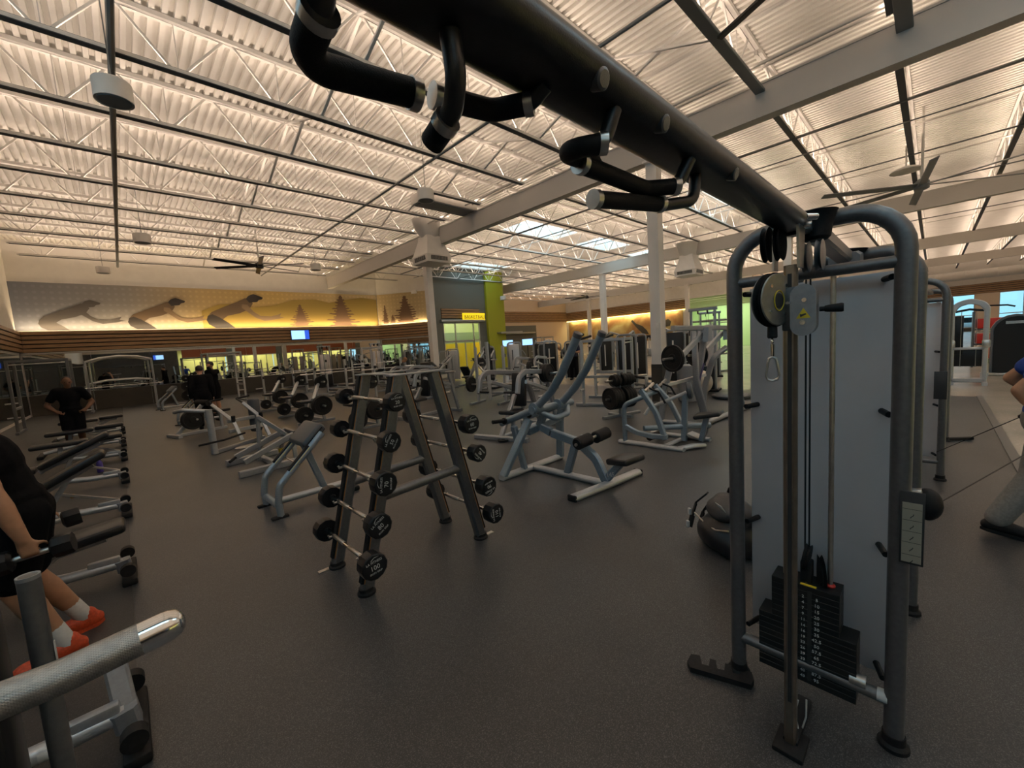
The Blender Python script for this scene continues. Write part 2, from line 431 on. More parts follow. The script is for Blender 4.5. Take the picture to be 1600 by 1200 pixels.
# slatted wood bands: one board per slat, kept as one patterned band
WX = 60.0
M['slatback'] = mat('dark_slat_backing', (.03, .018, .010), .7)
def slats(name, a, b, z0, z1, n, depth=.05, m=None, back=True):
    a = Vector((*a, 0)); b = Vector((*b, 0)); d = (b-a); L = d.length; d.normalize(); nn = Vector((d.y, -d.x, 0))
    mb = MB(); h = (z1-z0)/n
    R = Matrix((d, -nn, Vector((0, 0, 1)))).transposed()
    for i in range(n):
        c = (a+b)/2+nn*depth/2+Vector((0, 0, z0+h*(i+.5)))
        mb.box(c, (L, depth, h*.72), R)
    o = struct(name, mb, m or M['slat'])
    if back: part('slat_backing', MB().box((a+b)/2+nn*.004+Vector((0, 0, (z0+z1)/2)), (L, .008, z1-z0), R), M['slatback'], o)
    return o
slats('trim_4', (-2.8, 25.18), (12.45, 25.18), 2.56, 3.42, 5, .09)
slats('trim_5', (12.40, 25.13), (14.56, 22.2), 2.56, 3.42, 5, .09)
slats('trim_6', (-2.78, 8), (-2.78, 25.15), 2.56, 3.42, 5, .09)
slats('trim_7', (15.3, 22.2), (18.5, 22.2), 3.62, 4.28, 4, .06)
slats('trim_8', (13.5, 31.4), (40, 31.4), 4.0, 5.15, 6, .08)
slats('trim_9', (40, 31.4), (40, 16.4), 3.98, 5.05, 6, .08)
slats('trim_10', (WX, 11), (WX, -14), 3.57, 4.5, 5, .08)
slats('trim_11', (40, 16.4), (40, 11), 3.9, 4.9, 6, .06, M['green_lit'], back=False)
for nm, a, b in (('trim_12', (-2.8, 25.12), (12.45, 25.12)), ('trim_13', (12.36, 25.08), (14.5, 22.2))):
    a_, b_ = Vector((*a, 2.52)), Vector((*b, 2.52))
    struct(nm, MB().bar([a_, b_], .12, .07), M['metal_trim'])
struct('trim_14', MB().bar([(15.15, 22.1, 3.45), (18.75, 22.1, 3.45)], .3, .14), M['metal_trim'])
# base panels below the back mirrors
struct('baseboard_back', MB().box((4.85, 25.13, .42), (15.2, .12, .84)), M['brown_base'])
a_, b_ = Vector((12.38, 25.06, .42)), Vector((14.5, 22.16, .42))
struct('baseboard_angled', MB().bar([a_, b_], .12, .84), M['brown_base'])
# mirrors: separate sheets, side by side
for i in range(8):
    x0 = -2.75+i*1.9
    o = solo('wall_mirror', MB().box((0, 0, 0), (1.892, .012, 1.62)), M['mirror'],
             'tall frameless gym mirror sheet above the dark base panel on the back wall', 'mirror', (x0+.95, 25.15, 1.67), group='mirror sheets along the back wall')
for i in range(2):
    d = (b_-a_).normalized(); c = a_+d*(.95+1.75*i)
    o = solo('wall_mirror', MB().box((0, 0, 0), (1.74, .012, 1.62)), M['mirror'],
             'gym mirror sheet on the angled stretch of wall beside the white column', 'mirror', (c.x+.03, c.y+.03, 1.67), math.atan2(d.y, d.x), group='mirror sheets on the angled wall')
for i in range(19):
    o = solo('wall_mirror', MB().box((0, 0, 0), (.012, 1.892, 2.36)), M['mirror'],
             'floor-length gym mirror sheet on the left wall beside the benches', 'mirror', (-2.785, -10.2+1.9*i, 1.29), group='mirror sheets on the left wall')
# lit cove ledge behind the top of the slats
area('cove_light', (4.8, 24.94, 3.47), (math.radians(155), 0, 0), 15, .05, 170, (1.0, .74, .42))
area('cove_light', (13.4, 23.6, 3.47), (math.radians(150), 0, math.atan2(-2.93, 2.1)), 3.2, .05, 24, (1.0, .74, .42))
area('cove_light', (39.7, 24, 3.9), (0, math.radians(-28), 0), .05, 13, 260, (1.0, .82, .35))
struct('trim_15', MB().box((39.82, 23.9, 3.95), (.06, 14.6, .05)), mat('cove_led_strip', (1, .9, .5), .5, emit=(1.0, .78, .28), estr=6))
# ------------------------------------------------------------------ back wall mural with runners and pines
def outline(name, pts, y, m, parent, th=.004):
    """flat printed shape on the mural; pts in metres along the wall"""
    return part(name, MB().prism(pts, frame((0, y+th/2, 0), (1, 0, 0), (0, 0, 1)), th), m, parent)
mural = tag(link('wall_mural', MB().box((4.8, 25.185, 4.42), (15.2, .02, 1.94)).mesh('wall_mural', M['mural'])),
            'long grey-to-gold printed mural of bent runners and pines above the slats', 'mural')
YM = 25.163
outline('hill', [(3.2, 3.44), (3.2, 4.3), (3.9, 4.62), (4.6, 4.68), (5.4, 4.5), (6.4, 4.62), (7.4, 4.95), (8.6, 5.02), (9.4, 4.85), (10.4, 5.05), (11.4, 5.2), (12.4, 5.1), (12.4, 3.44)], YM+.002, M['fig_hill'], mural)
def runner(x0, s, mt, ms, parent, md):
    # seen from the side, bent forward, arms reaching to the right
    P = lambda L: [(x0+a*s, 3.45+b*s) for a, b in L]
    outline('torso', P([(-.05, .42), (.1, .60), (.55, .82), (.95, 1.0), (1.25, 1.16), (1.4, 1.12), (1.5, .95), (1.35, .72), (1.0, .56), (.6, .46), (.38, .28)]), YM, mt, parent)
    outline('leggings', P([(-.08, .30), (-.02, .46), (.12, .52), (.34, .40), (.62, .18), (.80, 0), (.18, 0), (-.02, .14)]), YM-.002, md, parent)
    outline('head', P([(1.28, 1.14), (1.38, 1.26), (1.55, 1.33), (1.72, 1.27), (1.88, 1.2), (1.84, 1.13), (1.72, 1.1), (1.66, 1.02), (1.5, 1.0), (1.38, .98)]), YM-.003, md, parent)
    outline('arm', P([(1.12, .92), (1.3, .9), (1.5, .62), (1.72, .46), (2.1, .44), (2.38, .52), (2.5, .58), (2.42, .44), (2.6, .40), (2.3, .32), (1.85, .26), (1.55, .38), (1.3, .6), (1.1, .78)]), YM-.001, ms, parent)
runner(-2.10, .96, M['fig_a'], M['fig_a'], mural, M['fig_a'])
runner(.57, 1.09, M['fig_b'], M['fig_skin'], mural, M['fig_dark'])
runner(3.46, 1.32, M['fig_b'], M['fig_skin'], mural, M['fig_dark'])
def pine(x, h, w, parent, y=YM, seed=1, m='fig_tree', name='pine_tree'):
    rnd = random.Random(seed); L = []; R_ = []; n = 11
    for i in range(n):
        z = h*i/n; t = 1-i/n
        for S_, sg in ((L, -1), (R_, 1)):
            ww = w*t*(.55+.6*rnd.random())+.02; dz = .06*rnd.random()
            S_ += [(x+sg*ww, 3.46+z+dz), (x+sg*ww*.86, 3.46+z+dz+h/n*.40), (x+sg*ww*.62, 3.46+z+h/n*.42+dz*.3), (x+sg*w*t*.42, 3.46+z+h/n*.90)]
    return outline(name, L+[(x, 3.46+h)]+R_[::-1], y, M[m], parent)
pine(7.75, 1.25, .75, mural, seed=3); pine(10.1, 1.85, 1.15, mural, seed=4)
# the mural carries on round the angled wall
ang = math.atan2(-2.93, 2.10)
mu2 = root('wall_mural', 'pale gold printed mural with a bushy pine on the angled wall by the column', 'mural', (12.42, 25.10, 0), ang)
part('printed_panel', MB().box((1.75, -.0, 4.42), (3.5, .02, 1.94)), M['mural2'], mu2)
pine(1.9, 1.75, 1.15, mu2, y=-.015, seed=6); pine(.5, 1.25, .34, mu2, y=-.016, seed=12); pine(1.0, .6, .34, mu2, y=-.017, seed=8)
def rock_mat():
    m = bpy.data.materials.new('olive_rust_mural'); m.use_nodes = True; nt = m.node_tree; b = nt.nodes['Principled BSDF']
    tc = nt.nodes.new('ShaderNodeTexCoord'); n = nt.nodes.new('ShaderNodeTexNoise'); n.inputs['Scale'].default_value = .42; n.inputs['Detail'].default_value = 8; n.inputs['Distortion'].default_value = 1.2
    nt.links.new(tc.outputs['Object'], n.inputs['Vector']); r = nt.nodes.new('ShaderNodeValToRGB'); e = r.color_ramp.elements; e.new(.5)
    for i, (p_, c) in enumerate(((.38, (.22, .10, .04)), (.52, (.34, .22, .09)), (.66, (.50, .42, .22)))): e[i].position = p_; e[i].color = (*c, 1)
    nt.links.new(n.outputs['Fac'], r.inputs['Fac']); nt.links.new(r.outputs['Color'], b.inputs['Base Color']); b.inputs['Roughness'].default_value = .6
    return m
# far right mural under the lit cove
mu3 = tag(link('wall_mural', MB().box((39.93, 24.0, 2.55), (.02, 14.0, 2.85)).mesh('wall_mural', rock_mat())),
          'olive and rust printed mural under the glowing cove on the far right wall', 'mural')
def fig_x(name, pts, m):
    part(name, MB().prism([(-y, z) for y, z in pts], frame((39.917, 0, 0), (0, -1, 0), (0, 0, 1)), .004), m, mu3)
fig_x('reaching_arm', [(22.6, 3.3), (22.45, 3.45), (22.0, 3.0), (21.3, 2.7), (20.8, 2.2), (20.6, 1.8), (21.3, 1.9), (21.9, 2.5)], M['fig_dark'])
fig_x('head', [(18.9, 3.0), (18.5, 3.2), (18.2, 2.9), (18.3, 2.5), (18.8, 2.4)], M['fig_dark'])
# ------------------------------------------------------------------ basketball entrance
gl = struct('window_1', MB().box((16.9, 22.25, 2.72), (3.1, .012, 1.22)), M['glass'])
fr = MB()
for x in (15.4, 16.35, 17.9, 18.42): fr.box((x, 22.22, 1.68), (.07, .09, 3.34))
for z in (3.32, 2.12): fr.box((16.9, 22.22, z), (3.1, .09, .08))
part('window_frame', fr, M['metal_trim'], gl)
for n_, x0, x1 in ((1, 15.45, 16.3), (2, 16.4, 17.1), (3, 17.14, 17.86)):
    d_ = struct('door_%d' % n_, MB().box(((x0+x1)/2, 22.25, 1.05), (x1-x0, .012, 2.05)), M['glass'])
    f_ = MB()
    for x in (x0, x1): f_.box((x, 22.23, 1.05), (.05, .05, 2.1))
    f_.box(((x0+x1)/2, 22.23, .06), (x1-x0, .05, .12)); f_.box(((x0+x1)/2, 22.23, 2.07), (x1-x0, .05, .06))
    part('door_frame', f_, M['metal_trim'], d_)
    part('door_handle', MB().tube([(x1-.1, 22.18, .85), (x1-.1, 22.15, .85), (x1-.1, 22.15, 1.25), (x1-.1, 22.18, 1.25)], .014, 10), M['chrome'], d_)
struct('wall_court', MB().box((17.2, 24.9, 3.0), (6.8, .1, 6.0)), M['court_wall'])
struct('wall_court', MB().box((17.2, 24.82, 2.4), (6.8, .04, .8)), M['court_grey'])
struct('wall_court', MB().box((17.2, 24.80, 1.0), (6.8, .06, 2.0)), M['yellow_court'])
struct('wall_court', MB().box((20.65, 23.9, 3.0), (.1, 2.0, 6.0)), M['court_wall'])
struct('wall_court', MB().box((14.7, 23.7, 3.0), (.1, 2.4, 6.0)), M['court_wall'])
area('court_lamp', (17.4, 23.5, 5.8), (0, 0, 0), 4, 1.5, 260, (1, .98, .78))
sg = root('entrance_sign', 'bright yellow BASKETBALL sign over the glazed court entrance', 'sign', (17.85, 22.0, 3.72))
part('sign_board', MB().box((0, 0, 0), (1.95, .07, .5), bev=.01), M['sign'], sg)
part('lettering', text_mb('BASKETBALL', .34, frame((.1, -.037, -.02), (1, 0, 0), (0, 0, 1)), .004), M['darkink'], sg)
# ------------------------------------------------------------------ tall storefront windows in the far right wall
wins = [(9.0, 5.4), (4.6, 1.0), (.4, -2.7), (-4.25, -8.6), (-9.6, -13.2)]
ed = [11]+[v for w in wins for v in w]+[-14]
for y0, y1 in zip(ed[0::2], ed[1::2]): wall('wall_window_side', ((WX, y0), (WX, y1)), 0, 3.57, M['beige'], out=1)
wall('wall_window_side', ((WX, 11), (WX, -14)), 3.57, WT, M['paint'], out=1)
k = 2
for (y0, y1) in wins:
    w_ = struct('window_%d' % k, MB().box((WX+.06, (y0+y1)/2, 1.95), (.01, abs(y1-y0), 3.24)), M['glass'])
    f_ = MB(); nn = max(2, round(abs(y1-y0)/1.3))
    for i in range(nn+1): f_.box((WX+.05, y0+(y1-y0)*i/nn, 1.95), (.08, .07, 3.24))
    for z in (.36, 1.55, 3.54): f_.box((WX+.05, (y0+y1)/2, z), (.08, abs(y1-y0), .08))
    part('window_frame', f_, M['metal_trim'], w_)
    struct('baseboard_%d' % k, MB().box((WX+.05, (y0+y1)/2, .17), (.14, abs(y1-y0), .34)), M['brown_base'])
    area('window_portal', (WX+.2, (y0+y1)/2, 1.95), (0, math.radians(90), 0), 3.24, abs(y1-y0), 10, (1, 1, 1), True)
    k += 1
# high windows added out of view in the left wall for blue daylight
for (y0, y1) in ((7.4, 1.4), (1.3, -4.7), (-4.8, -11)):
    w_ = struct('window_%d' % k, MB().box((-2.86, (y0+y1)/2, 4.9), (.01, y0-y1, 2.2)), M['glass'])
    f_ = MB()
    for i in range(5): f_.box((-2.85, y0+(y1-y0)*i/4, 4.9), (.08, .07, 2.2))
    for z in (3.82, 5.98): f_.box((-2.85, (y0+y1)/2, z), (.08, y0-y1, .08))
    part('window_frame', f_, M['metal_trim'], w_)
    area('window_portal', (-3.0, (y0+y1)/2, 4.9), (0, math.radians(-90), 0), 2.2, y0-y1, 10, (1, 1, 1), True)
    k += 1
struct('ground', MB().box((95, 0, -.12), (69, 120, .1)), mat('asphalt_outside', (.16, .17, .18), .8))
# parked cars outside the windows
def car(loc, rz, col, label):
    r = root('parked_car', label, 'car', loc, rz)
    b_ = MB().box((0, 0, .55), (4.3, 1.75, .6), bev=.18, seg=3); part('body', b_, col, r)
    o_ = [(-1.5, .8), (-1.0, 1.38), (.7, 1.4), (1.35, .82)]
    part('cabin', MB().prism(o_, Matrix.Translation((0, .78, 0)) @ Matrix.Rotation(math.pi/2, 4, 'X'), 1.56), M['shroud'], r)
    for sx in (-1.3, 1.35):
        for sy in (-.82, .82):
            part('wheel', MB().lathe((sx, sy-.1, .32), (0, 1, 0), [(.2, 0), (.31, .02), (.32, .1), (.31, .18), (.2, .2)], 20), M['rubber'], r)
    return r
car((68, -2.2, -.07), 1.4, mat('white_car_paint', (.75, .78, .8), .25), 'white car parked outside beyond the arched cable machine window')
car((70, -8.5, -.07), 1.6, mat('silver_car_paint', (.4, .43, .46), .25, .6), 'silver car parked outside beyond the window right of the pier')
# wall behind the camera: lit glazed studios (seen in the mirrors)
struct('wall_front', MB().box((1.2, -14, 1.8), (8.0, .12, 3.6)), M['brown_base'])
for i, (x0, x1) in enumerate(((5.6, 10.2), (10.9, 16.0), (16.7, 21.6), (22.3, 27.4))):
    struct('wall_studio', MB().box(((x0+x1)/2, -17.4, 1.8), (x1-x0+.6, .1, 3.8)), M['yellow_room'])
    struct('wall_front', MB().box((x1+.35, -14, 1.8), (.75, .12, 3.6)), M['grey_wall'])
    f_ = MB(); n_ = 4
    for j in range(n_+1): f_.box((x0+(x1-x0)*j/n_, -14, 1.3), (.07, .08, 2.6))
    f_.box(((x0+x1)/2, -14, 2.6), (x1-x0, .08, .1)); f_.box(((x0+x1)/2, -14, .1), (x1-x0, .08, .2))
    struct('trim_%d' % (20+i), f_, M['metal_trim'])
    struct('wall_front', MB().box(((x0+x1)/2, -14, 3.15), (x1-x0, .1, 1.0)), M['rust'])
    area('studio_lamp', ((x0+x1)/2, -15.8, 3.5), (0, 0, 0), x1-x0-1, 2.2, 150, (1, .97, .72))
struct('ceiling_studio', MB().box((16.5, -16, 3.75), (24, 4.2, .1)), M['paint'])
# ------------------------------------------------------------------ roof: ribbed deck, joists, girders, columns
SKYL = [(-1.6, 2.0, .65, 2.35) if False else (24.5, 28.5, 12.35, 14.1), (13.4, 17.2, 12.35, 14.1), (19.0, 22.2, 12.35, 14.1), (15.2, 19.8, 4.55, 6.3), (16.2, 20.0, 20.1, 21.9), (-1.6, 2.0, -3.2, -1.5), (4.2, 8.0, -3.2, -1.5), (11, 15, -7.1, -5.4)]  # the ones behind the camera are unseen, added for blue daylight
def deck(x0, x1, y0, y1):
    mb = MB(); P = .1524; n = max(1, int(round((x1-x0)/P))); prof = []
    for i in range(n):
        x = x0+(x1-x0)*i/n; p = (x1-x0)/n
        prof += [(x, 7.0), (x+p*.46, 7.0), (x+p*.52, 7.06), (x+p*.94, 7.06)]
    prof.append((x1, 7.0))
    vs = [(x, y0, z) for x, z in prof]+[(x, y1, z) for x, z in prof]; k_ = len(prof)
    fs = [(i, i+1, k_+i+1, k_+i) for i in range(k_-1)]
    mb.add(vs, fs); return mb
# deck strips leave holes where the skylights are
ys = sorted({-14.0, 31.5} | {s[2] for s in SKYL} | {s[3] for s in SKYL})
di = 0
for a, b in zip(ys[:-1], ys[1:]):
    if b-a < .01: continue
    xs = [(-2.9, 60.1)] if b < 15 else ([(-2.9, 60.1)] if a < 11 else [(-2.9, 46.5)])
    for s in SKYL:
        if s[2] <= a+.01 and s[3] >= b-.01:
            nx = []
            for p, q in xs:
                if s[0] > p and s[1] < q: nx += [(p, s[0]), (s[1], q)]
                else: nx.append((p, q))
            xs = nx
    for p, q in xs:
        o = link('ceiling', deck(p, q, a, b).mesh('ceiling', M['deck'], 20)); o['kind'] = 'structure'
struct('roof', MB().box((28.6, 8.7, 7.75), (63.2, 45.8, .1)), M['paint'])
for i, (x0, x1, y0, y1) in enumerate(SKYL):
    w_ = struct('window_%d' % (20+i), MB().box(((x0+x1)/2, (y0+y1)/2, 7.45), (x1-x0, y1-y0, .03)), M['skyglass'])
    cu = MB()
    for (cx, cy, sx, sy) in (((x0+x1)/2, y0, x1-x0, .06), ((x0+x1)/2, y1, x1-x0, .06), (x0, (y0+y1)/2, .06, y1-y0), (x1, (y0+y1)/2, .06, y1-y0)):
        cu.box((cx, cy, 7.22), (sx+.06, sy, .5))
    part('skylight_curb', cu, M['paint'], w_)
    nb = 3; bb = MB()
    for j in range(1, nb): bb.box((x0+(x1-x0)*j/nb, (y0+y1)/2, 7.40), (.07, y1-y0, .06))
    part('skylight_bar', bb, M['paint'], w_)
def joist_mesh(x0, x1, ph=0.0):
    mb = MB(); zt, zb = 6.962, 6.225
    for dy in (-.036, .036):
        mb.box(((x0+x1)/2, dy*1.0, zt), (x1-x0, .062, .07)); mb.box(((x0+x1)/2, dy, zb), (x1-x0-.9, .05, .05))
    P = 1.43; n = int((x1-x0)/P); ex = ((x1-x0)-n*P)/2
    def rod(p, q, w): mb.bar([p, q], w, w*.8, up=(0, 1, 0))
    for i in range(n):
        a = x0+ex+i*P; c = a+P/2
        rod((a+.05, 0, zt), (c-.06, 0, zb), .038); rod((c+.06, 0, zb), (a+P-.05, 0, zt), .038)
        rod((c, 0, zb), (c, 0, zt), .016)
    return mb
def channel_mesh(x0, x1):
    # dark trough along the bottom chord, added so the chord reads dark
    return MB().box(((x0+x1)/2, .0, 6.195), (x1-x0-1.0, .115, .012)).box(((x0+x1)/2, -.056, 6.225), (x1-x0-1.0, .006, .06)).box(((x0+x1)/2, .056, 6.215), (x1-x0-1.0, .006, .04))
M['channel'] = mat('dark_grey_channel', (.075, .082, .088), .5)
bays = ((-2.75, 9.42), (9.58, 22.2), (22.4, 34.9), (35.1, 47.6), (47.8, 59.9))
jm = [joist_mesh(a, b).mesh('roof_joist', M['joist']) for a, b in bays]
cm_ = [channel_mesh(a, b).mesh('dark_chord_channel', M['channel']) for a, b in bays]
for y in ROWS:
    for i, me in enumerate(jm):
        if y > 25 and i == 0: continue
        if i == 1 and y > 24.5: continue
        if i > 2 and y > (31 if i == 3 else 11): continue
        o = link('roof_joist_beam', me); o.location = (0, y, 0); o['kind'] = 'structure'
        link('dark_chord_channel', cm_[i], o)
# girders
for x, y0, y1 in ((9.5, -13.9, 25.15), (22.3, -13.9, 31.3), (35.0, -13.9, 31.3), (47.7, -13.9, 11)):
    g = MB().box((x, (y0+y1)/2, 5.98), (.05, y1-y0, .6)); g.box((x, (y0+y1)/2, 5.68), (.26, y1-y0, .04)); g.box((x, (y0+y1)/2, 6.27), (.26, y1-y0, .04))
    # boxed sides, as the girder in the hall reads as a smooth deep band
    g.box((x-.1, (y0+y1)/2, 5.98), (.02, y1-y0, .58)); g.box((x+.1, (y0+y1)/2, 5.98), (.02, y1-y0, .58))
    struct('girder_beam', g, M['girder'])
for x, y, w in ((9.5, 4.66, .26), (9.5, 14.5, .26), (22.3, 14.5, .3), (22.3, 4.66, .3), (35, 14.5, .3), (35, 24.5, .3), (22.3, 24.5, .3), (35, 4.66, .3), (9.5, -5.2, .26), (22.3, -5.2, .3), (35, -5.2, .3)):
    col_ = struct('column', MB().box((0, 0, 3.3), (w, w, 4.76)), M['paint'], loc=(x, y, 0))
    part('column_base', MB().box((0, 0, .46), (w+.02, w+.02, .92)), M['brown_base'], col_)
    part('column_cap', MB().box((0, 0, 5.64), (w+.2, w+.06, .05)), M['paint'], col_)
# bridging, pipes and conduits running across the joists
def run(x, z, r, m, y0=-13.8, y1=25.0, name='trim_30'):
    return struct(name, MB().tube([(x, y0, z), (x, y1, z)], r, 8), m)
M['pipe'] = mat('grey_painted_pipe', (.20, .21, .21), .5); M['pipew'] = mat('white_painted_pipe', (.62, .59, .55), .45)
run(.42, 6.17, .045, M['pipe'], name='trim_30'); run(5.95, 6.17, .03, M['pipe'], name='trim_31')
run(3.3, 6.9, .02, M['pipew'], name='trim_32'); run(8.85, 6.34, .03, M['pipew'], name='trim_33'); run(9.15, 6.42, .025, M['pipew'], name='trim_34')
run(8.2, 6.75, .03, M['pipew'], name='trim_35'); run(12.5, 6.2, .035, M['pipe'], -13.8, 22, 'trim_36'); run(13.4, 6.05, .018, M['pipe'], -13.8, 22, 'trim_37')
for i, x in enumerate((15.0, 16.6, 18.3, 20.4, 24.5, 27.5, 30.5)): run(x, 6.18 if i % 2 else 6.45, .022, M['pipe' if i % 2 else 'pipew'], -13.8, 22 if x < 23 else 31, 'trim_%d' % (40+i))
# X-bracing between joists
xb = MB()
for y0, y1 in zip(ROWS[:-1], ROWS[1:]):
    if y1 > 25: break
    for x in (3.3, 7.4):
        xb.bar([(x, y0, 6.25), (x, y1, 6.93)], .055, .04); xb.bar([(x+.05, y0, 6.93), (x+.05, y1, 6.25)], .055, .04)
struct('trim_50', xb, M['joist'])
xb = MB()
for y0, y1 in zip(ROWS[:-1], ROWS[1:]):
    if y1 > 24: break
    for x in (12.5,):
        xb.bar([(x, y0, 6.22), (9.7, y0, 6.95)], .03, .03)
        for dx in (.5, 1.0): xb.bar([(x, y0, 6.22), (x-dx, y0, 6.95)], .014, .014)
struct('trim_51', xb, M['joist'])
# black strut channels hung under the joists close above the cable machine
st = MB().bar([(6.1, 2.46, 6.12), (9.75, 2.40, 6.12)], .16, .07); st.bar([(4.3, 4.4, 6.1), (7.1, 2.4, 6.1)], .05, .05)
struct('trim_52', MB().bar([(5.2, 2.47, 6.13), (9.9, 2.41, 6.13)], .17, .06), M['pipe'])
struct('trim_53', MB().bar([(7.1, 2.36, 6.05), (6.45, 1.0, 6.05)], .10, .05), M['darkbeam'])
struct('trim_54', MB().bar([(3.95, 3.2, 6.05), (5.7, 2.35, 6.05)], .06, .05), M['pipe'])
struct('trim_55', MB().bar([(8.2, .42, 6.13), (9.9, .42, 6.13)], .2, .06), M['pipe'])
# ---- hanging speakers
spk_n = 0
def speaker(x, y, z, r, h, label):
    o = root('pendant_speaker', label, 'speaker', (x, y, z), group=None)
    part('housing', MB().lathe((0, 0, 0), (0, 0, 1), [(r*.86, .012), (r, 0), (r, h-.015), (r-.012, h), (.02, h)], 26), M['paint'], o)
    part('grille', MB().lathe((0, 0, -.004), (0, 0, 1), [(.001, 0), (r*.84, 0), (r*.86, .012)], 26), M['pipe'], o)
    part('hanging_rod', MB().cyl((0, 0, h), (0, 0, 7.0-z), .008, n=8), M['pipe'], o)
    return o
speaker(.36, 7.9, 5.30, .21, .26, 'big white drum speaker hanging at upper left, nearest of the ceiling drums')
speaker(.9, 16.4, 5.35, .21, .26, 'white drum speaker hanging farther along the dark pipe, second in line')
speaker(-.05, 22.6, 5.45, .2, .25, 'small white drum speaker hanging close above the grey end of the mural')
speaker(5.9, 8.8, 5.30, .2, .26, 'white drum speaker hanging under the dark pipe, above the column diffuser')
speaker(6.4, 18.2, 5.3, .2, .26, 'white drum speaker hanging beyond the black ceiling fan')
speaker(20.45, 21.7, 4.9, .22, .26, 'white drum speaker hanging in front of the green wall')
# ---- supply-air diffusers hung at the columns
def diffuser(x, y, z, s, label, rz=0):
    o = root('air_diffuser', label, 'diffuser', (x, y, z), rz)
    b_ = MB(); sq = lambda h, w: [Vector((-w, -w, h)), Vector((w, -w, h)), Vector((w, w, h)), Vector((-w, w, h))]
    rings = [sq(0, .62*s), sq(.34*s, .66*s), sq(.40*s, .62*s), sq(1.05*s, .42*s), sq(1.25*s, .40*s)]
    vs = [v for r_ in rings for v in r_]; fs = [(0, 3, 2, 1)]
    for j in range(len(rings)-1):
        for i in range(4): q = (i+1) % 4; fs.append((j*4+i, j*4+q, j*4+4+q, j*4+4+i))
    fs.append(tuple(range(len(vs)-4, len(vs)))); b_.add(vs, fs); part('hood', b_, M['paint'], o)
    nk = MB(); oc = []
    nk.add(*(lambda R_: ([Vector((math.cos(2*math.pi*i/16)*.42*s, math.sin(2*math.pi*i/16)*.42*s, 1.2*s)) for i in range(16)]+[Vector((math.cos(2*math.pi*i/16)*.75*s-.2*s, math.sin(2*math.pi*i/16)*.6*s, 1.95*s)) for i in range(16)], [(i, (i+1) % 16, 16+(i+1) % 16, 16+i) for i in range(16)]+[tuple(range(16)), tuple(range(16, 32))]))(0))
    part('duct_neck', nk, M['paint'], o)
    for k_ in range(4):
        g = MB(); Rz = RZ(k_*math.pi/2)
        for j in range(11):
            g.box(Rz @ Vector((-.4*s+.08*s*j, -.655*s, .19*s)), (.012*s if k_ % 2 == 0 else .02, .02 if k_ % 2 == 0 else .012*s, .16*s), None)
        part('louvre', g, M['girder'], o)
        part('louvre_recess', MB().box(Rz @ Vector((0, -.64*s, .19*s)), (.9*s, .03, .18*s), Rz), M['darkink'], o)
    return o
diffuser(9.15, 13.6, 4.93, .82, 'large square supply-air diffuser on the white column above the barbell rack', 0)
diffuser(22.0, 9.0, 4.6, .85, 'square supply-air diffuser hanging to the right of the middle white column')
rg = root('return_grille', 'long dark return-air grille box at the beam beside the near diffuser', 'grille', (8.3, 11.3, 6.30))
part('grille_box', MB().box((0, 0, .1), (2.1, .75, .3), bev=.01), M['paint'], rg)
part('grille_face', MB().box((0, 0, -.06), (1.95, .6, .03)), M['pipe'], rg)
# ---- ceiling fans
def fan(x, y, z, R_, nb, label, dark, ph):
    o = root('ceiling_fan', label, 'fan', (x, y, z)); mt = M['darkbeam'] if dark else M['pipe']
    part('motor', MB().lathe((0, 0, -.12), (0, 0, 1), [(.09, 0), (.15, .03), (.15, .2), (.06, .28)], 20), mt, o)
    part('down_rod', MB().cyl((0, 0, .15), (0, 0, 7.0-z), .03, n=10), M['pipew'], o)
    for i in range(nb):
        a = ph+2*math.pi*i/nb; d = Vector((math.cos(a), math.sin(a), 0))
        part('blade', MB().bar([d*.14, d*R_], .17, .022, up=Vector((d.y*.35, -d.x*.35, 1))), mt, o)
    return o
fan(4.6, 19.4, 5.55, 1.75, 6, 'big black six-blade ceiling fan in front of the mural', True, .35)
fan(15.5, .30, 5.05, 2.3, 6, 'big grey ceiling fan at upper right above the cable towers', False, .1)
fan(30.5, 21.5, 5.4, 2.0, 6, 'distant ceiling fan near the far right corner', True, .4)
lp = root('pendant_lamp', 'shallow dome lamp hung just above the grey ceiling fan', 'lamp', (15.9, .62, 5.6))
part('dome', MB().lathe((0, 0, 0), (0, 0, 1), [(.34, .0), (.33, .03), (.2, .09), (.03, .12)], 24), M['paint'], lp)
part('stem', MB().cyl((0, 0, .1), (0, 0, 1.4), .02, n=8), M['pipew'], lp)
# ---- spiral duct along the window wall
dk = root('spiral_duct', 'large round white air duct running above the window wall', 'duct', (58.6, 0, 5.35))
part('duct_tube', MB().tube([(0, -13, 0), (0, 10.8, 0)], .42, 20), M['girder'], dk)
sm = MB()
for y in range(-12, 9, 2): sm.lathe((0, y, 0), (0, 1, 0), [(.42, 0), (.435, .02), (.435, .05), (.42, .07)], 20)
part('duct_seam', sm, M['girder'], dk)
part('duct_hanger', MB().cyl((0, -6, .3), (0, -6, 1.65), .012, n=6).cyl((0, 2, .3), (0, 2, 1.65), .012, n=6), M['pipe'], dk)
# ---- televisions
def tv(loc, rz, w, h, label):
    o = root('television', label, 'television', loc, rz)
    part('case', MB().box((0, 0, 0), (w, .06, h), bev=.01), M['shroud'], o)
    part('screen', MB().box((-w*.11, -.033, .0), (w*.70, .006, h*.84)), M['screen'], o)
    part('screen_sidebar', MB().box((w*.36, -.033, 0), (w*.22, .006, h*.88)), M['screen_blue'], o)
    return o
tv((7.55, 25.02, 2.98), 0, 1.0, .58, 'wall television with a pale blue picture on the wood slats')
tv((3.4, -13.85, 2.9), math.pi, 1.0, .58, 'wall television on the wall opposite the mirrors')
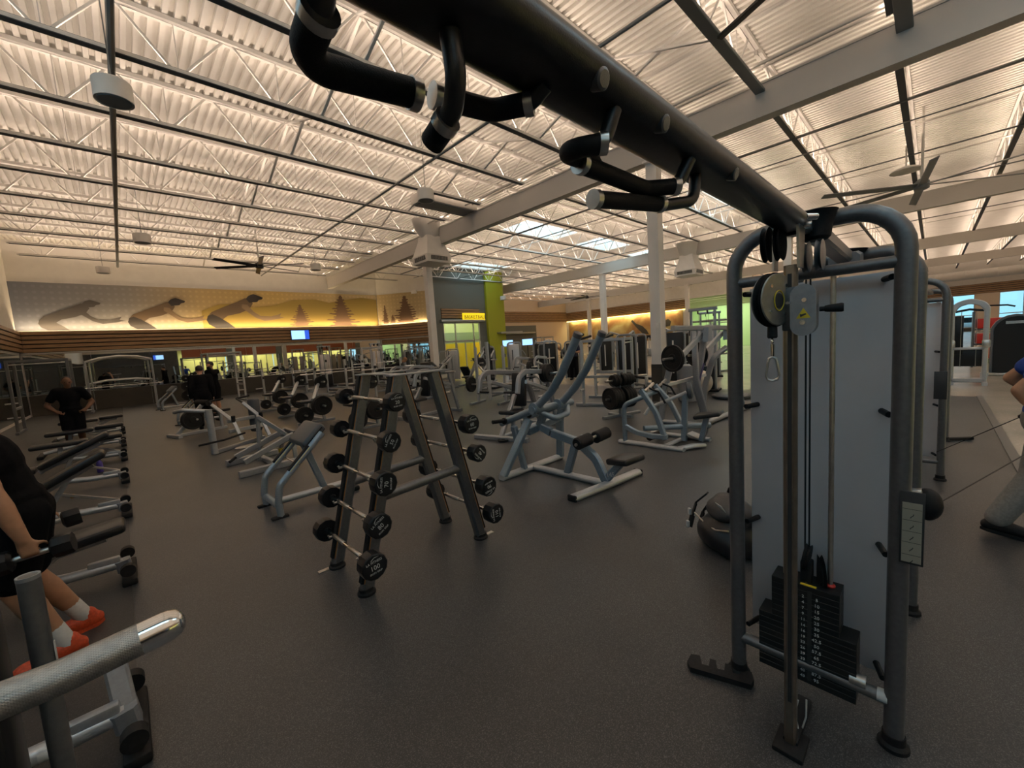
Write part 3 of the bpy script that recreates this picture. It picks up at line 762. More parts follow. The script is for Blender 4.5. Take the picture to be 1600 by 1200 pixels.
# small wall boxes
el = root('emergency_light', 'white emergency light box high on the angled mural wall by the near column', 'light', (13.86, 22.90, 5.36), math.atan2(-2.93, 2.10))
part('light_case', MB().box((0, 0, 0), (.34, .14, .2), bev=.015), M['paint'], el)
th = solo('thermostat', MB().box((0, 0, 0), (.1, .03, .16), bev=.008), M['paint'], 'small white thermostat box on the middle white column', 'thermostat', (9.36, 4.60, 1.83), math.pi/2)
# ------------------------------------------------------------------ cable tower close to the camera, with the chin-up beam
def loop(mb, X, y0, y1, top, r, rad=.15):
    return mb.tube([(X, y0, 0), (X, y0, top), (X, y1, top), (X, y1, 0)], r, 18, rad)
def boot(X, y, r): return MB().lathe((X, y, 0), (0, 0, 1), [(r*1.55, 0), (r*1.5, .02), (r*1.15, .03), (r*1.12, .06)], 20)
def tower(name, label, X, yc, half, top, facing, mframe, near=False, panel=True):
    """single cable tower: one bent-tube loop with its white shroud; facing = -1 looks to -X"""
    R_ = root(name, label, 'cable machine', (X, yc, 0))
    part('frame', loop(MB(), X, yc+half, yc-half, top, .030), mframe, R_, True)
    cb = MB().tube([(X, yc+half, top-.19), (X, yc-half, top-.19)], .021, 14)
    part('upper_crossbar', cb, mframe, R_, True)
    part('lower_crossbar', MB().tube([(X, yc+half, .19), (X, yc-half, .19)], .024, 14), mframe, R_, True)
    for s in (-1, 1): part('boot', boot(X, yc+s*half, .031), M['rubber'], R_, True)
    if panel:
        part('shroud_panel', MB().box((X-facing*.11, yc, top/2), (.008, half*2-.06, top-.42), bev=.003), M['white_panel'], R_, True)
        for s in (-1, 1):
            for z in (.25, .75, 1.28, 1.77):
                k_ = MB().cyl((X-facing*.02, yc+s*(half-.035), z), (X-facing*.10, yc+s*(half-.06), z), .011, n=10)
                part('panel_knob', k_, M['rubber'], R_, True)
    return R_
ct = tower('cable_tower', 'near cable tower with white panel, pulley slider and the chin-up beam overhead', 1.95, .337, .268, 2.008, -1, M['charcoal'])
# chin-up beam: flat oval tube
bm_ = MB().oval([(-1.35, .36, 1.975), (1.78, .355, 1.985)], .104, .056, n=8)
part('chin_up_beam', bm_, M['darkbeam'], ct, True)
for x in (.50, .68, 1.02): part('beam_plug', MB().lathe((x, .325, 1.966), (0, -1, -.35), [(.0135, 0), (.0135, .016), (.010, .018)], 18), M['charcoal'], ct, True)
def grip(pts, foam, rings, r=.0205):
    t = part('chin_up_handle', MB().tube(pts, r*.80, 16, .03), M['darkbeam'], ct, True)
    part('foam_grip', MB().tube(foam, r, 18, .028), M['foam'], t, True)
    for p, d in rings: part('grip_ring', MB().lathe(p, d, [(r*1.12, -.006), (r*1.14, 0), (r*1.12, .006)], 18), M['steel'], t, True)
grip([(.168, .385, 1.955), (.168, .40, 1.935), (.170, .462, 1.924), (.298, .450, 1.934)], [(.168, .398, 1.936), (.170, .462, 1.924), (.294, .450, 1.934)], [((.168, .400, 1.935), (0, 1, -.2)), ((.297, .450, 1.934), (1, -.1, 0))], .0165)
grip([(.44, .36, 1.955), (.434, .383, 1.94), (.404, .425, 1.939), (.322, .440, 1.936)], [(.432, .385, 1.94), (.404, .425, 1.939), (.326, .4395, 1.936)], [((.433, .384, 1.94), (-.5, .8, 0)), ((.323, .44, 1.936), (-1, .15, 0))], .014)
grip([(.288, .36, 1.95), (.294, .362, 1.91), (.303, .383, 1.889), (.305, .432, 1.872)], [(.3045, .40, 1.883), (.305, .432, 1.872)], [((.3045, .401, 1.8825), (0, 1, -.35))], .0145)
grip([(.565, .335, 1.955), (.552, .346, 1.908), (.52, .376, 1.903), (.53, .400, 1.908), (.62, .405, 1.915)], [(.549, .349, 1.908), (.52, .376, 1.903), (.53, .400, 1.908), (.61, .404, 1.915)], [((.551, .347, 1.908), (-.7, .7, 0))], .0145)
grip([(.835, .335, 1.955), (.821, .355, 1.908), (.768, .394, 1.903), (.566, .400, 1.902)], [(.817, .358, 1.907), (.768, .394, 1.903), (.572, .400, 1.902)], [((.819, .357, 1.907), (-.8, .6, 0)), ((.568, .400, 1.902), (-1, .03, 0))], .0150)
grip([(.925, .36, 1.955), (.918, .362, 1.90), (.84, .385, 1.884), (.63, .42, 1.865)], [(.812, .390, 1.882), (.636, .419, 1.8655)], [((.815, .389, 1.882), (-1, .16, -.08)), ((.633, .4195, 1.8652), (-1, .16, -.08))], .0150)
# head of the tower: black moulded cover, twin sheaves, bracket
part('top_cover', MB().lathe((1.90, .31, 1.93), (0, 0, 1), [(.035, 0), (.045, .01), (.05, .05), (.062, .095), (.066, .10), (.03, .108)], 22), M['rubber'], ct, True)
part('top_arm', MB().bar([(1.78, .355, 1.975), (1.93, .34, 1.99), (2.98, .335, 1.96)], .07, .06), M['charcoal'], ct, True)
for dy in (.05, .012):
    part('top_sheave', MB().lathe((1.715, .36+dy, 1.915), (0, 1, 0), [(.03, 0), (.062, .002), (.05, .011), (.062, .020), (.03, .022)], 26), M['rubber'], ct, True)
for dx, dy in ((.10, -.02), (.10, .02)):
    part('rear_sheave', MB().lathe((1.86, .30+dy, 1.87), (0, 1, 0), [(.02, 0), (.055, .002), (.045, .011), (.055, .020), (.02, .022)], 26), M['charcoal'], ct, True)
br = MB().prism([(-.03, 0), (.03, 0), (.055, .16), (-.045, .17)], frame((1.715, .327, 1.82), (1, 0, 0), (0, 0, 1)), .008)
br.prism([(-.028, 0), (.028, 0), (.03, .12), (-.028, .12)], frame((1.715, .40, 1.82), (1, 0, 0), (0, 0, 1)), .006)
part('sheave_bracket', br, M['steel'], ct, True)
part('bracket_bolt', MB().cyl((1.715, .31, 1.955), (1.715, .29, 1.955), .013, n=14).cyl((1.715, .31, 1.985), (1.75, .285, 1.985), .011, n=14), M['chrome'], ct, True)
# slider post, drilled with holes on its front face
sp = MB().bar([(1.70, .347, .02), (1.70, .347, 1.83)], .034, .040, up=(0, 1, 0), ch=.25)
part('slider_post', sp, mat('worn_bronze_steel', (.30, .265, .22), .3, .95, .1, 20), ct, True)
part('post_groove', MB().box((1.6822, .347, 1.0), (.0016, .012, 1.6)), M['darkink'], ct, True)
ft = MB().box((1.70, .347, .012), (.13, .10, .024), bev=.006); ft.box((1.82, .347, .02), (.26, .05, .03), bev=.004)
part('post_foot', ft, M['rubber'], ct, True)
# slider carriage with the big cable wheel
WC = Vector((1.650, .389, 1.715)); wr = Matrix.Rotation(math.radians(-20), 3, 'Z')
wn = wr @ Vector((0, 1, 0)); wx = wr @ Vector((1, 0, 0))
for q in (-.017, .017):
    part('wheel_cover', MB().lathe(WC+wn*(q-.003), wn, [(.086, 0), (.089, .003), (.086, .006)], 36), mat('worn_grey_cover', (.30, .28, .25), .4, .6, .1, 30), ct, True)
part('cable_wheel', MB().lathe(WC-wn*.012, wn, [(.083, 0), (.093, .002), (.075, .012), (.093, .022), (.083, .024)], 36), M['rubber'], ct, True)
part('cover_badge', MB().lathe(WC-wn*.0205-Vector((0, 0, .004)), -wn, [(.026, 0), (.024, .0012)], 24), M['darkink'], ct, True)
part('badge_ring', MB().tube([WC-wn*.0215+wx*.025*math.cos(a)+Vector((0, 0, .034*math.sin(a)-.004)) for a in [2*math.pi*i/24 for i in range(24)]], .0018, 8, closed=True), M['yellow'], ct, True)
for a_ in (.9, 2.3, 3.9, 5.3): part('cover_bolt', MB().lathe(WC-wn*.020+wx*.06*math.cos(a_)+Vector((0, 0, .06*math.sin(a_))), -wn, [(.006, 0), (.006, .003)], 12), M['chrome'], ct, True)
cc = MB(); st_ = []
for i in range(13): a = math.pi*i/12; st_.append((.036*math.cos(a), .05+.036*math.sin(a)))
for i in range(13): a = math.pi+math.pi*i/12; st_.append((.036*math.cos(a), -.05+.036*math.sin(a)))
part('carriage_plate', MB().prism(st_, frame((1.668, .305, 1.672), (0, -1, 0), (0, 0, 1)), .012), M['silver'], ct, True)
part('carriage_body', MB().prism([(x*.88, y*.95) for x, y in st_], frame((1.70, .300, 1.672), (0, -1, 0), (0, 0, 1)), .033), M['charcoal'], ct, True)
part('carriage_sleeve', MB().box((1.70, .347, 1.68), (.044, .046, .15), bev=.006), M['charcoal'], ct, True)
part('carriage_bolt', MB().cyl((1.665, .30, 1.705), (1.648, .30, 1.705), .007, n=12).cyl((1.665, .305, 1.632), (1.65, .305, 1.632), .009, n=12).cyl((1.66, .34, 1.70), (1.64, .345, 1.70), .005, n=10), M['chrome'], ct, True)
part('warning_label', MB().prism([(-.02, 0), (.02, 0), (0, .034)], frame((1.656, .303, 1.645), (0, -1, 0), (0, 0, 1)), .001), M['yellow'], ct, True)
part('warning_mark', MB().prism([(-.008, .004), (.009, .012), (.006, .016), (-.004, .013), (-.010, .014)], frame((1.6555, .303, 1.645), (0, -1, 0), (0, 0, 1)), .001), M['darkink'], ct, True)
part('pull_pin', MB().cyl((1.71, .268, 1.672), (1.715, .252, 1.672), .008, n=12).lathe((1.715, .255, 1.672), (.1, -1, 0), [(.010, 0), (.012, .01), (.015, .045), (.013, .05)], 16), M['rubber'], ct, True)
# cable end: stopper, swivel, snap hook
part('cable_stopper', MB().lathe((1.652, .392, 1.628), (0, 0, -1), [(.012, 0), (.015, .005), (.016, .04), (.013, .045)], 18), M['rubber'], ct, True)
part('swivel', MB().tube([(1.652+.009*math.cos(a), .392, 1.573+.009*math.sin(a)) for a in [2*math.pi*i/14 for i in range(14)]], .0028, 8, closed=True).cyl((1.652, .392, 1.562), (1.652, .392, 1.52), .006, n=12), M['chrome'], ct, True)
hk = [(0, .0), (.010, -.006), (.0135, -.02), (.020, -.066), (.014, -.080), (0, -.085), (-.014, -.080), (-.020, -.066), (-.0135, -.02), (-.010, -.006)]
part('snap_hook', MB().tube([(1.652+.3*x, .392-x*.95, 1.518+z) for x, z in hk], .0042, 10, closed=True), M['steel'], ct, True)
# cables and guide rod
cbs = MB()
for y in (.352, .338): cbs.cyl((1.97, y, .66), (1.97, y, 1.93), .0032, n=8)
part('lift_cable', cbs, M['cable'], ct, True)
part('guide_rod', MB().cyl((1.99, .27, .14), (1.99, .27, 1.83), .0095, n=14).cyl((1.99, .425, .14), (1.99, .425, 1.83), .0095, n=14), M['steel'], ct, True)
part('lift_sheave', MB().lathe((1.97, .334, .655), (0, 1, .12), [(.02, 0), (.055, .002), (.046, .012), (.055, .022), (.02, .024)], 26), M['rubber'], ct, True)
part('lift_block', MB().box((1.97, .345, .60), (.05, .04, .09), bev=.006), M['rubber'], ct, True)
part('lift_stud', MB().lathe((1.965, .345, .545), (0, 0, 1), [(.012, 0), (.012, .02), (.008, .025), (.008, .06), (.011, .062), (.011, .075)], 14), M['chrome'], ct, True)
# weight stack, plate by plate
ws = part('weight_stack', MB().cyl((1.985, .345, .10), (1.985, .345, .56), .014, n=12), M['chrome'], ct, True)
npl = 17; zb, zt = .115, .548; h = (zt-zb)/npl
for i in range(npl):
    wide = i < 10
    y0, y1 = (.178, .515) if wide else (.232, .465)
    part('weight_plate', MB().box((1.985, (y0+y1)/2, zb+h*(i+.5)), (.105, y1-y0, h*.985), bev=.001, seg=1), M['weight'], ws, True)
nums = ['5', '10', '15', '20', '25', '30', '35', '42.5', '50', '57.5', '65', '72.5', '80', '87.5', '95']
kgs = ['2', '4', '7', '9', '11', '14', '16', '19', '23', '26', '29', '33', '36', '40', '43']
ink = MB()
for i in range(15):
    z = zb+h*(npl-1-i-.9)
    a = text_mb(nums[i], .019, frame((1.931, .305, z), (0, -1, 0), (0, 0, 1))); ink.add(a.v, a.f)
    a = text_mb(kgs[i], .017, frame((1.931, .352, z), (0, -1, 0), (0, 0, 1))); ink.add(a.v, a.f)
part('weight_numbers', ink, M['ink'], ws, True)
part('selector_holes', MB().box((1.9318, .330, .33), (.001, .014, .40)), M['darkink'], ws, True)
part('stack_label', MB().box((1.94, .335, .5495), (.012, .055, .003)), M['yellow'], ws, True)
part('red_bumper', MB().lathe((1.99, .27, .548), (0, 0, 1), [(.017, 0), (.018, .006), (.012, .012)], 16), M['red'], ws, True)
part('bumper_wheel', MB().lathe((2.04, .30, .56), (-.35, 1, 0), [(.02, 0), (.085, .003), (.07, .01), (.085, .018), (.02, .02)], 28), M['rubber'], ct, True)
# exercise placard on the near right post, stickers, rubber foot plate
pk = part('exercise_placard', MB().box((1.908, .036, .895), (.006, .062, .262), bev=.002), M['darkink'], ct, True)
part('placard_face', MB().box((1.9045, .036, .880), (.003, .050, .215)), mat('aged_placard', (.34, .31, .24), .4), pk, True)
lt = MB()
for i, z in enumerate((.965, .925, .885, .845, .80)):
    lt.box((1.9028, .036, z), (.0006, .048, .0014)); lt.tube([(1.9028, .036+.004*math.cos(q*.7), z-.02+.003*q-.012) for q in range(6)], .0012, 6)
part('placard_print', lt, M['darkink'], pk, True)
part('post_sticker', MB().lathe((1.95, .20, .215), (0, -1, 0), [(.0248, 0), (.0248, .05)], 18, cap=False), M['steel'], ct, True)
part('post_sticker', MB().lathe((1.95, .118, .192), (0, -1, 0), [(.0248, 0), (.0248, .03)], 18, cap=False), M['ink'], ct, True)
o_ = [(-.13, -.035), (.12, -.045), (.135, -.01), (.13, .035), (.085, .045), (.08, .0), (.05, .0), (.045, .05), (.02, .05), (.015, .002), (-.015, .002), (-.02, .055), (-.045, .055), (-.05, .005), (-.08, .005), (-.09, .06), (-.13, .055), (-.145, .0)]
part('rubber_foot', MB().prism(o_, frame((1.87, .66, .004), (.35, -.94, 0), (.94, .35, 0)), .028), M['rubber'], ct, True)
wc = MB().tube([(1.76, .335, .16), (1.76, .345, .10), (1.765, .335, .03)], .003, 8).tube([(1.77, .31, .17), (1.765, .31, .10), (1.78, .325, .03)], .003, 8)
part('loose_cable', wc, M['ink'], ct, True)
# second loop of the near station with the low pulley
c2 = tower('cable_tower', 'second cable tower behind the near one, with black cover and low pulley', 2.98, .32, .265, 1.985, 1, M['charcoal'])
part('top_cover', MB().lathe((2.93, .33, 1.93), (0, 0, 1), [(.04, 0), (.05, .01), (.052, .04), (.075, .075), (.08, .08), (.03, .09)], 22), M['rubber'], c2, True)
part('top_plate', MB().bar([(2.78, .335, 1.93), (2.93, .335, 1.955)], .13, .10), M['silver'], c2, True)
part('low_pulley_cover', MB().ell((2.96, .00, .645), (.06, .06, .085), n=18, m=12), M['rubber'], c2, True)
part('low_pulley_bracket', MB().box((2.95, .06, .70), (.07, .08, .05), bev=.01), M['steel'], c2, True)
c3 = tower('cable_tower', 'third cable tower down the line, white panel and placard', 5.71, .10, .18, 1.97, -1, M['charcoal'])
part('exercise_placard', MB().box((5.66, -.06, .96), (.01, .09, .27), bev=.003), M['darkink'], c3, True)
part('side_arm', MB().tube([(5.71, .10, .19), (5.45, .13, .19)], .03, 12), M['steel'], c3, True)
c4 = tower('cable_tower', 'fourth cable tower, farthest of the line before the beige floor', 7.6, .04, .18, 1.95, 1, M['charcoal'])
part('top_arm', MB().bar([(-1.9, .08, 1.93), (0, 0, 1.93)], .06, .05), M['charcoal'], c4)
part('outrigger', MB().bar([(0, -.18, .03), (.2, -.42, .03)], .05, .035), M['rubber'], c4)
# ------------------------------------------------------------------ barbell rack
rk = root('barbell_rack', 'A-shaped barbell rack holding nine fixed black barbells', 'rack', (1.53, 2.9, 0))
def xl(z): return 1.03+.253*z
def xr(z): return 2.04-.236*z
YN, YF = 2.64, 3.16
for y in (YN, YF):
    for fx, s in ((xl, -1), (xr, 1)):
        p0, p1 = Vector((fx(0), y, .02)), Vector((fx(1.46), y, 1.455))
        pst = part('post', MB().bar([p0, p1], .072, .085, up=(1, 0, 0), ch=.2), M['charcoal'], rk, True)
        d = (p1-p0).normalized(); nrm = Vector((s, 0, 0)); nrm = (nrm-d*nrm.dot(d)).normalized()
        q0, q1 = p0+nrm*.046+d*.06, p1+nrm*.046-d*.005
        part('rubber_strip', MB().bar([q0, q1], .05, .02, up=(1, 0, 0)), M['rubber'], pst, True)
        part('strip_reflection', MB().bar([q0-nrm*.012+Vector((0, -.028, 0)), q1-nrm*.012+Vector((0, -.028, 0))], .004, .01, up=(1, 0, 0)), M['orange_reflection'], pst, True)  # orange reflection along the post, painted as a thin coloured strip
        part('boot', MB().lathe((fx(0), y, 0), (0, 0, 1), [(.062, 0), (.06, .02), (.052, .03), (.05, .05)], 18), M['rubber'], rk, True)
        if (y == YF and s == -1) or (y == YN and s == 1):
            part('floor_tab', MB().box((fx(0)+s*.09, y+(.02 if s < 0 else -.0), .008), (.09, .04, .008), bev=.003), M['steel'], rk, True)
        for z in (1.295, 1.04, .775, .515, .265):
            c = Vector((fx(z), y, z))+nrm*.05
            hkz = MB().tube([c-Vector((0, 0, .024)), c-Vector((0, 0, .024))+Vector((s*.055, 0, 0)), c+Vector((s*.06, 0, -.006))], .0075, 10)
            part('bar_hook', hkz, M['steel'], pst, True)
    part('crossbar', MB().tube([(xl(.66), y, .63), (xr(.66), y, .66)], .034, 16), M['charcoal'], rk, True)
    part('top_strap', MB().box((1.548, y, 1.462), (.43, .085, .012), bev=.003), M['silver'], rk, True)
part('top_strap', MB().box((1.40, 2.9, 1.466), (.07, .56, .008), bev=.002), M['silver'], rk, True)
def barbell(x, z, yn, yf, r, num, roll, label, col='left'):
    o = root('fixed_barbell', label, 'barbell', (x, (yn+yf)/2, z), 0, None)
    h = .085+.25*(r-.055)
    L = (yf-yn)/2
    part('bar', MB().cyl((0, -L+.02, 0), (0, L-.02, 0), .0135, n=16), M['chrome'], o)
    for s in (-1, 1):
        part('bar_knurl', MB().lathe((0, s*.13, 0), (0, s, 0), [(.0138, -.09), (.0148, -.088), (.0148, .10), (.0138, .102)], 16), M['steel'], o)
        hd = part('weight_head', MB().lathe((0, s*L, 0), (0, -s, 0), [(r*.90, 0), (r*.985, .006), (r, .014), (r, h-.012), (r*.96, h), (.028, h+.004), (.022, h+.03)], 12).xf(Matrix.Translation((0, s*L, 0)) @ Matrix.Rotation(roll, 4, 'Y') @ Matrix.Translation((0, -s*L, 0))), M['urethane'], o, sharp=24)
        # printing on the outer face
        R_ = Matrix.Rotation(roll, 4, 'Y')
        xa = Vector((1, 0, 0)) if s < 0 else Vector((-1, 0, 0))
        base = Vector((0, s*(L+.0004), 0))
        ik = MB()
        def put(t, sz, dz):
            q = text_mb(t, sz, R_ @ frame(base+Vector((0, 0, dz)), xa, (0, 0, 1)), .0005); ik.add(q.v, q.f)
        put('LA FITNESS', r*.25, r*.42); put(num, r*.50, -r*.02); put('IRON GRIP', r*.20, -r*.40)
        ik.xf(Matrix.Identity(4))
        sw = MB().prism([(-.25*r, .60*r), (.05*r, .76*r), (.45*r, .72*r), (.05*r, .72*r), (-.2*r, .57*r)], R_ @ frame(base, xa, (0, 0, 1)), .0005)
        ik.add(sw.v, sw.f)
        part('head_lettering', ik, M['ink'], hd)
    return o
for z, num, r, roll, lab in ((1.295, '20', .066, .06, 'top barbell on the left slope of the rack, marked 20'),
        (1.04, '50', .071, 1.0, 'fixed barbell second from top on the left slope, marked 50'),
        (.775, '70', .082, 1.45, 'middle barbell on the left slope, marked 70 and turned sideways'),
        (.515, '80', .084, .55, 'fixed barbell second from bottom on the left slope, marked 80'),
        (.265, '100', .088, .12, 'lowest and biggest barbell on the left slope, marked 100')):
    barbell(xl(z)-.075, z, 2.44, 3.36, r, num, -roll, lab)
for z, num, r, roll, lab in ((1.04, '60', .076, .05, 'top barbell hanging on the right slope of the rack, marked 60'),
        (.80, '40', .070, 2.3, 'fixed barbell second down on the right slope, marked 40'),
        (.515, '90', .082, 3.3, 'fixed barbell second from bottom on the right slope, marked 90'),
        (.27, '110', .082, 1.6, 'lowest barbell on the right slope of the rack, marked 110')):
    barbell(xr(z)+.075, z, 2.42, 3.36, r, num, -roll, lab)
# ------------------------------------------------------------------ preacher curl bench
PB = mat('blue_silver_powder_coat', (.29, .34, .385), .34, .5, .06, 60, .12, 500)
def preacher(loc, rz, label, group=None):
    o = root('preacher_bench', label, 'exercise bench', loc, rz, group)
    for y in (-.265, .265):
        rl = part('side_rail', MB().tube([(-.42, y, .02), (-.43, y, .16), (-.40, y, .34), (.07, y, .80)], .034, 16, .10), PB, o)
        d = Vector((.47, 0, .46)).normalized()
        a = Vector((-.40, y, .34))+d*.16; b = Vector((-.40, y, .34))+d*.47; n_ = Vector((-.7, 0, .71))
        part('rail_guard', MB().bar([a+n_*.026, b+n_*.026], .05, .026), M['rubber'], rl)
        part('guard_edge', MB().bar([a+n_*.014+Vector((0, -.03, 0)), b+n_*.014+Vector((0, -.03, 0))], .004, .006), M['yellow'], rl)
        part('foot', MB().box((-.43, y, .015), (.16, .07, .03), bev=.012), M['rubber'], o)
    part('front_crossbar', MB().tube([(-.42, -.265, .12), (-.42, .265, .12)], .034, 14), PB, o)
    part('bar_holder', MB().tube([(-.20, -.30, .52), (-.20, .30, .52)], .010, 10), M['chrome'], o)
    part('spine', MB().tube([(-.42, 0, .10), (.44, 0, .10)], .036, 14), M['silver_light'], o)
    part('rear_strut', MB().bar([(-.06, 0, .70), (.12, 0, .12)], .055, .07, up=(1, 0, 0)), PB, o)
    part('rear_foot', MB().box((.44, 0, .03), (.08, .30, .06), bev=.02), M['rubber'], o)
    d = Vector((.72, 0, .69)).normalized()
    rot = Matrix((d, Vector((0, 1, 0)), Vector((-d.z, 0, d.x)))).transposed()
    pd = part('arm_pad', MB().box(Vector((-.005, 0, .775)), (.30, .50, .09), rot, bev=.035, seg=4), M['vinyl_grey'], o)
    part('pad_back', MB().box(Vector((.015, 0, .75)), (.28, .47, .04), rot, bev=.015), M['vinyl'], pd)
    part('pad_piping', MB().bar([Vector((-.005, -.252, .775))+d*-.12, Vector((-.005, -.252, .775))+d*.12], .006, .01), M['rubber'], pd)
    return o
pre = preacher((1.43, 4.90, 0), 0.02, 'grey padded preacher curl bench beside the barbell rack')
dup(pre, (1.45, 14.3, 0), .15, 'preacher curl bench behind the black plate machine at mid left')
dup(pre, (1.35, 20.6, 0), .2, 'farthest preacher curl bench, close to the mirror wall at left')
# ------------------------------------------------------------------ weight plates
def plate_mb(p, d, r, th=.04):
    return MB().lathe(p, d, [(.028, 0), (r*.30, 0), (r*.34, th*.22), (r*.80, th*.22), (r*.85, 0), (r*.97, 0), (r, th*.15), (r, th*.85), (r*.97, th), (r*.85, th), (r*.80, th*.78), (r*.34, th*.78), (r*.30, th), (.028, th)], 30)
PLW = {}
def add_plate(p, d, r, th, label, group=None, sep=True):
    key = (round(r, 3), round(th, 3))
    if key not in PLW: PLW[key] = plate_mb((0, 0, 0), (0, 0, 1), r, th).mesh('weight_plate', M['plate'])
    o = link('weight_plate', PLW[key])
    o.location = p; o.rotation_mode = 'QUATERNION'; o.rotation_quaternion = Vector((0, 0, 1)).rotation_difference(Vector(d))
    tag(o, label, 'weight plate', group); return o
def stack_plates(p, d, rs, th, label, group):
    p = Vector(p); d = Vector(d).normalized()
    for r in rs:
        add_plate(p, d, r, th, label, group); p = p+d*(th+.003)
# ------------------------------------------------------------------ plate-loaded pulldown machine (centre)
pdn = root('pulldown_machine', 'blue-grey plate-loaded pulldown with two long bent arms, nearest centre machine', 'exercise machine', (3.69, 3.0, 0))
M['bluegrey'] = mat('blue_grey_powder_coat', (.255, .325, .385), .34, .5, .06, 60, .12, 500)
S = M['bluegrey']; SL = M['silver_light']
part('front_base', MB().oval([(3.13, 2.50, .035), (3.70, 2.42, .04), (4.24, 2.38, .035)], .11, .07), SL, pdn, True)
part('rear_base', MB().oval([(3.14, 3.57, .035), (4.25, 3.57, .035)], .11, .07), SL, pdn, True)
part('base_spine', MB().oval([(3.69, 3.57, .035), (3.69, 2.46, .035)], .09, .07), SL, pdn, True)
for x in (3.13, 4.24): part('end_cap', MB().box((x, 2.50 if x < 3.5 else 2.38, .035), (.03, .11, .07), bev=.012), M['rubber'], pdn, True)
part('left_leg', MB().bar([(3.17, 3.57, .05), (3.52, 3.42, .70)], .07, .10, up=(0, 1, 0)), S, pdn, True)
part('left_strut', MB().bar([(3.40, 3.57, .62), (3.52, 3.55, .06)], .06, .08, up=(0, 1, 0)), S, pdn, True)
part('right_leg', MB().bar([(4.23, 3.55, .05), (4.23, 3.52, .60), (4.20, 3.42, .80)], .07, .10, up=(0, 1, 0), fil=.2), S, pdn, True)
part('pivot_tube', MB().tube([(3.40, 3.25, .84), (4.22, 3.30, .82)], .045, 16), S, pdn, True)
part('yoke', MB().tube([(3.55, 3.30, .80), (3.72, 3.16, .70), (3.98, 3.18, .72), (4.15, 3.32, .82)], .035, 14, .08), S, pdn, True)
part('seat_spine', MB().bar([(3.69, 3.42, .60), (3.69, 3.20, .52), (3.69, 2.80, .45), (3.69, 2.58, .30), (3.69, 2.46, .06)], .07, .10, up=(0, 1, .3), fil=.22), S, pdn, True)
part('seat_post', MB().bar([(3.69, 2.46, .08), (3.69, 2.26, .31)], .06, .08, up=(0, 1, 0)), S, pdn, True)
part('spine_strut', MB().bar([(3.69, 2.86, .43), (3.69, 3.0, .05)], .06, .09, up=(0, 1, 0)), S, pdn, True)
part('rear_mast', MB().bar([(3.69, 3.42, .56), (3.70, 3.30, .82)], .08, .09, up=(0, 1, 0)), S, pdn, True)
a_ = text_mb('145', .07, frame((3.652, 2.38, .16), (0, -1, .2), (0, .2, 1)), .001); part('frame_number', a_, M['ink'], pdn, True)
sd = Vector((0, 1, .12)).normalized()
part('seat', MB().box((3.70, 2.22, .345), (.34, .27, .07), RZ(-.1) @ RX(-.12), bev=.028, seg=3), M['vinyl'], pdn, True)
for x0, x1 in ((3.40, 3.63), (3.74, 3.98)):
    part('thigh_roller', MB().lathe((x0, 2.62, .52), (1, -.05, .08), [(.055, 0), (.068, .015), (.068, x1-x0-.015), (.055, x1-x0)], 20), M['foam'], pdn, True)
part('roller_axle', MB().cyl((3.38, 2.62, .515), (4.0, 2.59, .56), .016, n=12), M['steel'], pdn, True)
part('roller_adjuster', MB().box((3.69, 2.70, .50), (.05, .16, .10), bev=.015), S, pdn, True)
for x, pv in ((3.48, .86), (3.93, .84)):
    arm = part('lever_arm', MB().tube([(x, 3.25, pv), (x+.02, 3.02, 1.06), (x+.0, 2.83, 1.28), (x, 2.60, 1.665)], .047, 18, .22), S, pdn, True)
    part('arm_cap', MB().lathe((x, 2.607, 1.655), (0, -.5, .86), [(.047, 0), (.05, .005), (.05, .05), (.03, .06)], 18), M['charcoal'], arm, True)
    part('handle', MB().tube([(x+.02, 2.60, 1.66), (x+.10, 2.68, 1.70), (x+.24, 2.70, 1.68)], .016, 12, .05), M['foam'], arm, True)
    part('weight_arm', MB().tube([(x, 3.22, pv), (x-.02, 3.86, .62)], .043, 16), S, arm, True)
    part('pivot_hub', MB().cyl((x-.06, 3.25, pv), (x+.06, 3.25, pv), .068, n=20), S, arm, True)
    part('weight_horn', MB().cyl((x-.02, 3.74, .67), (x-.27, 3.74, .69), .024, n=14).lathe((x-.06, 3.74, .67), (-1, 0, .08), [(.03, 0), (.04, .005), (.04, .03), (.03, .035)], 16), M['rubber'], arm, True)
    part('lever_bar', MB().tube([(x, 2.62, 1.62), (x+.33, 2.66, 1.66)], .013, 10), M['rubber'], arm, True)
part('counterweight_bar', MB().bar([(3.50, 3.42, .55), (4.20, 3.50, .60)], .06, .09), S, pdn, True)
# ------------------------------------------------------------------ low plate-loaded leg and shoulder machine right of it
lm = root('calf_machine', 'low silver plate-loaded machine with round back pad, between pulldown and tall frame', 'exercise machine', (5.9, 2.75, 0))
part('front_rail', MB().oval([(5.43, 3.34, .03), (5.43, 2.34, .03)], .10, .06), SL, lm, True)
part('rear_rail', MB().oval([(6.20, 3.20, .03), (6.15, 2.26, .03)], .10, .06), SL, lm, True)
part('short_rail', MB().oval([(5.45, 2.42, .03), (5.62, 2.30, .05), (5.80, 2.22, .03)], .10, .06, fil=.05), SL, lm, True)
part('arch', MB().tube([(5.42, 3.24, .04), (5.42, 3.24, .60), (5.45, 2.93, .74), (5.75, 2.85, .80)], .036, 16, .12), S, lm, True)
part('curved_bar', MB().bar([(5.42, 3.24, .28), (5.42, 3.05, .20), (5.42, 2.80, .17), (5.44, 2.58, .18)], .06, .07, fil=.3), S, lm, True)
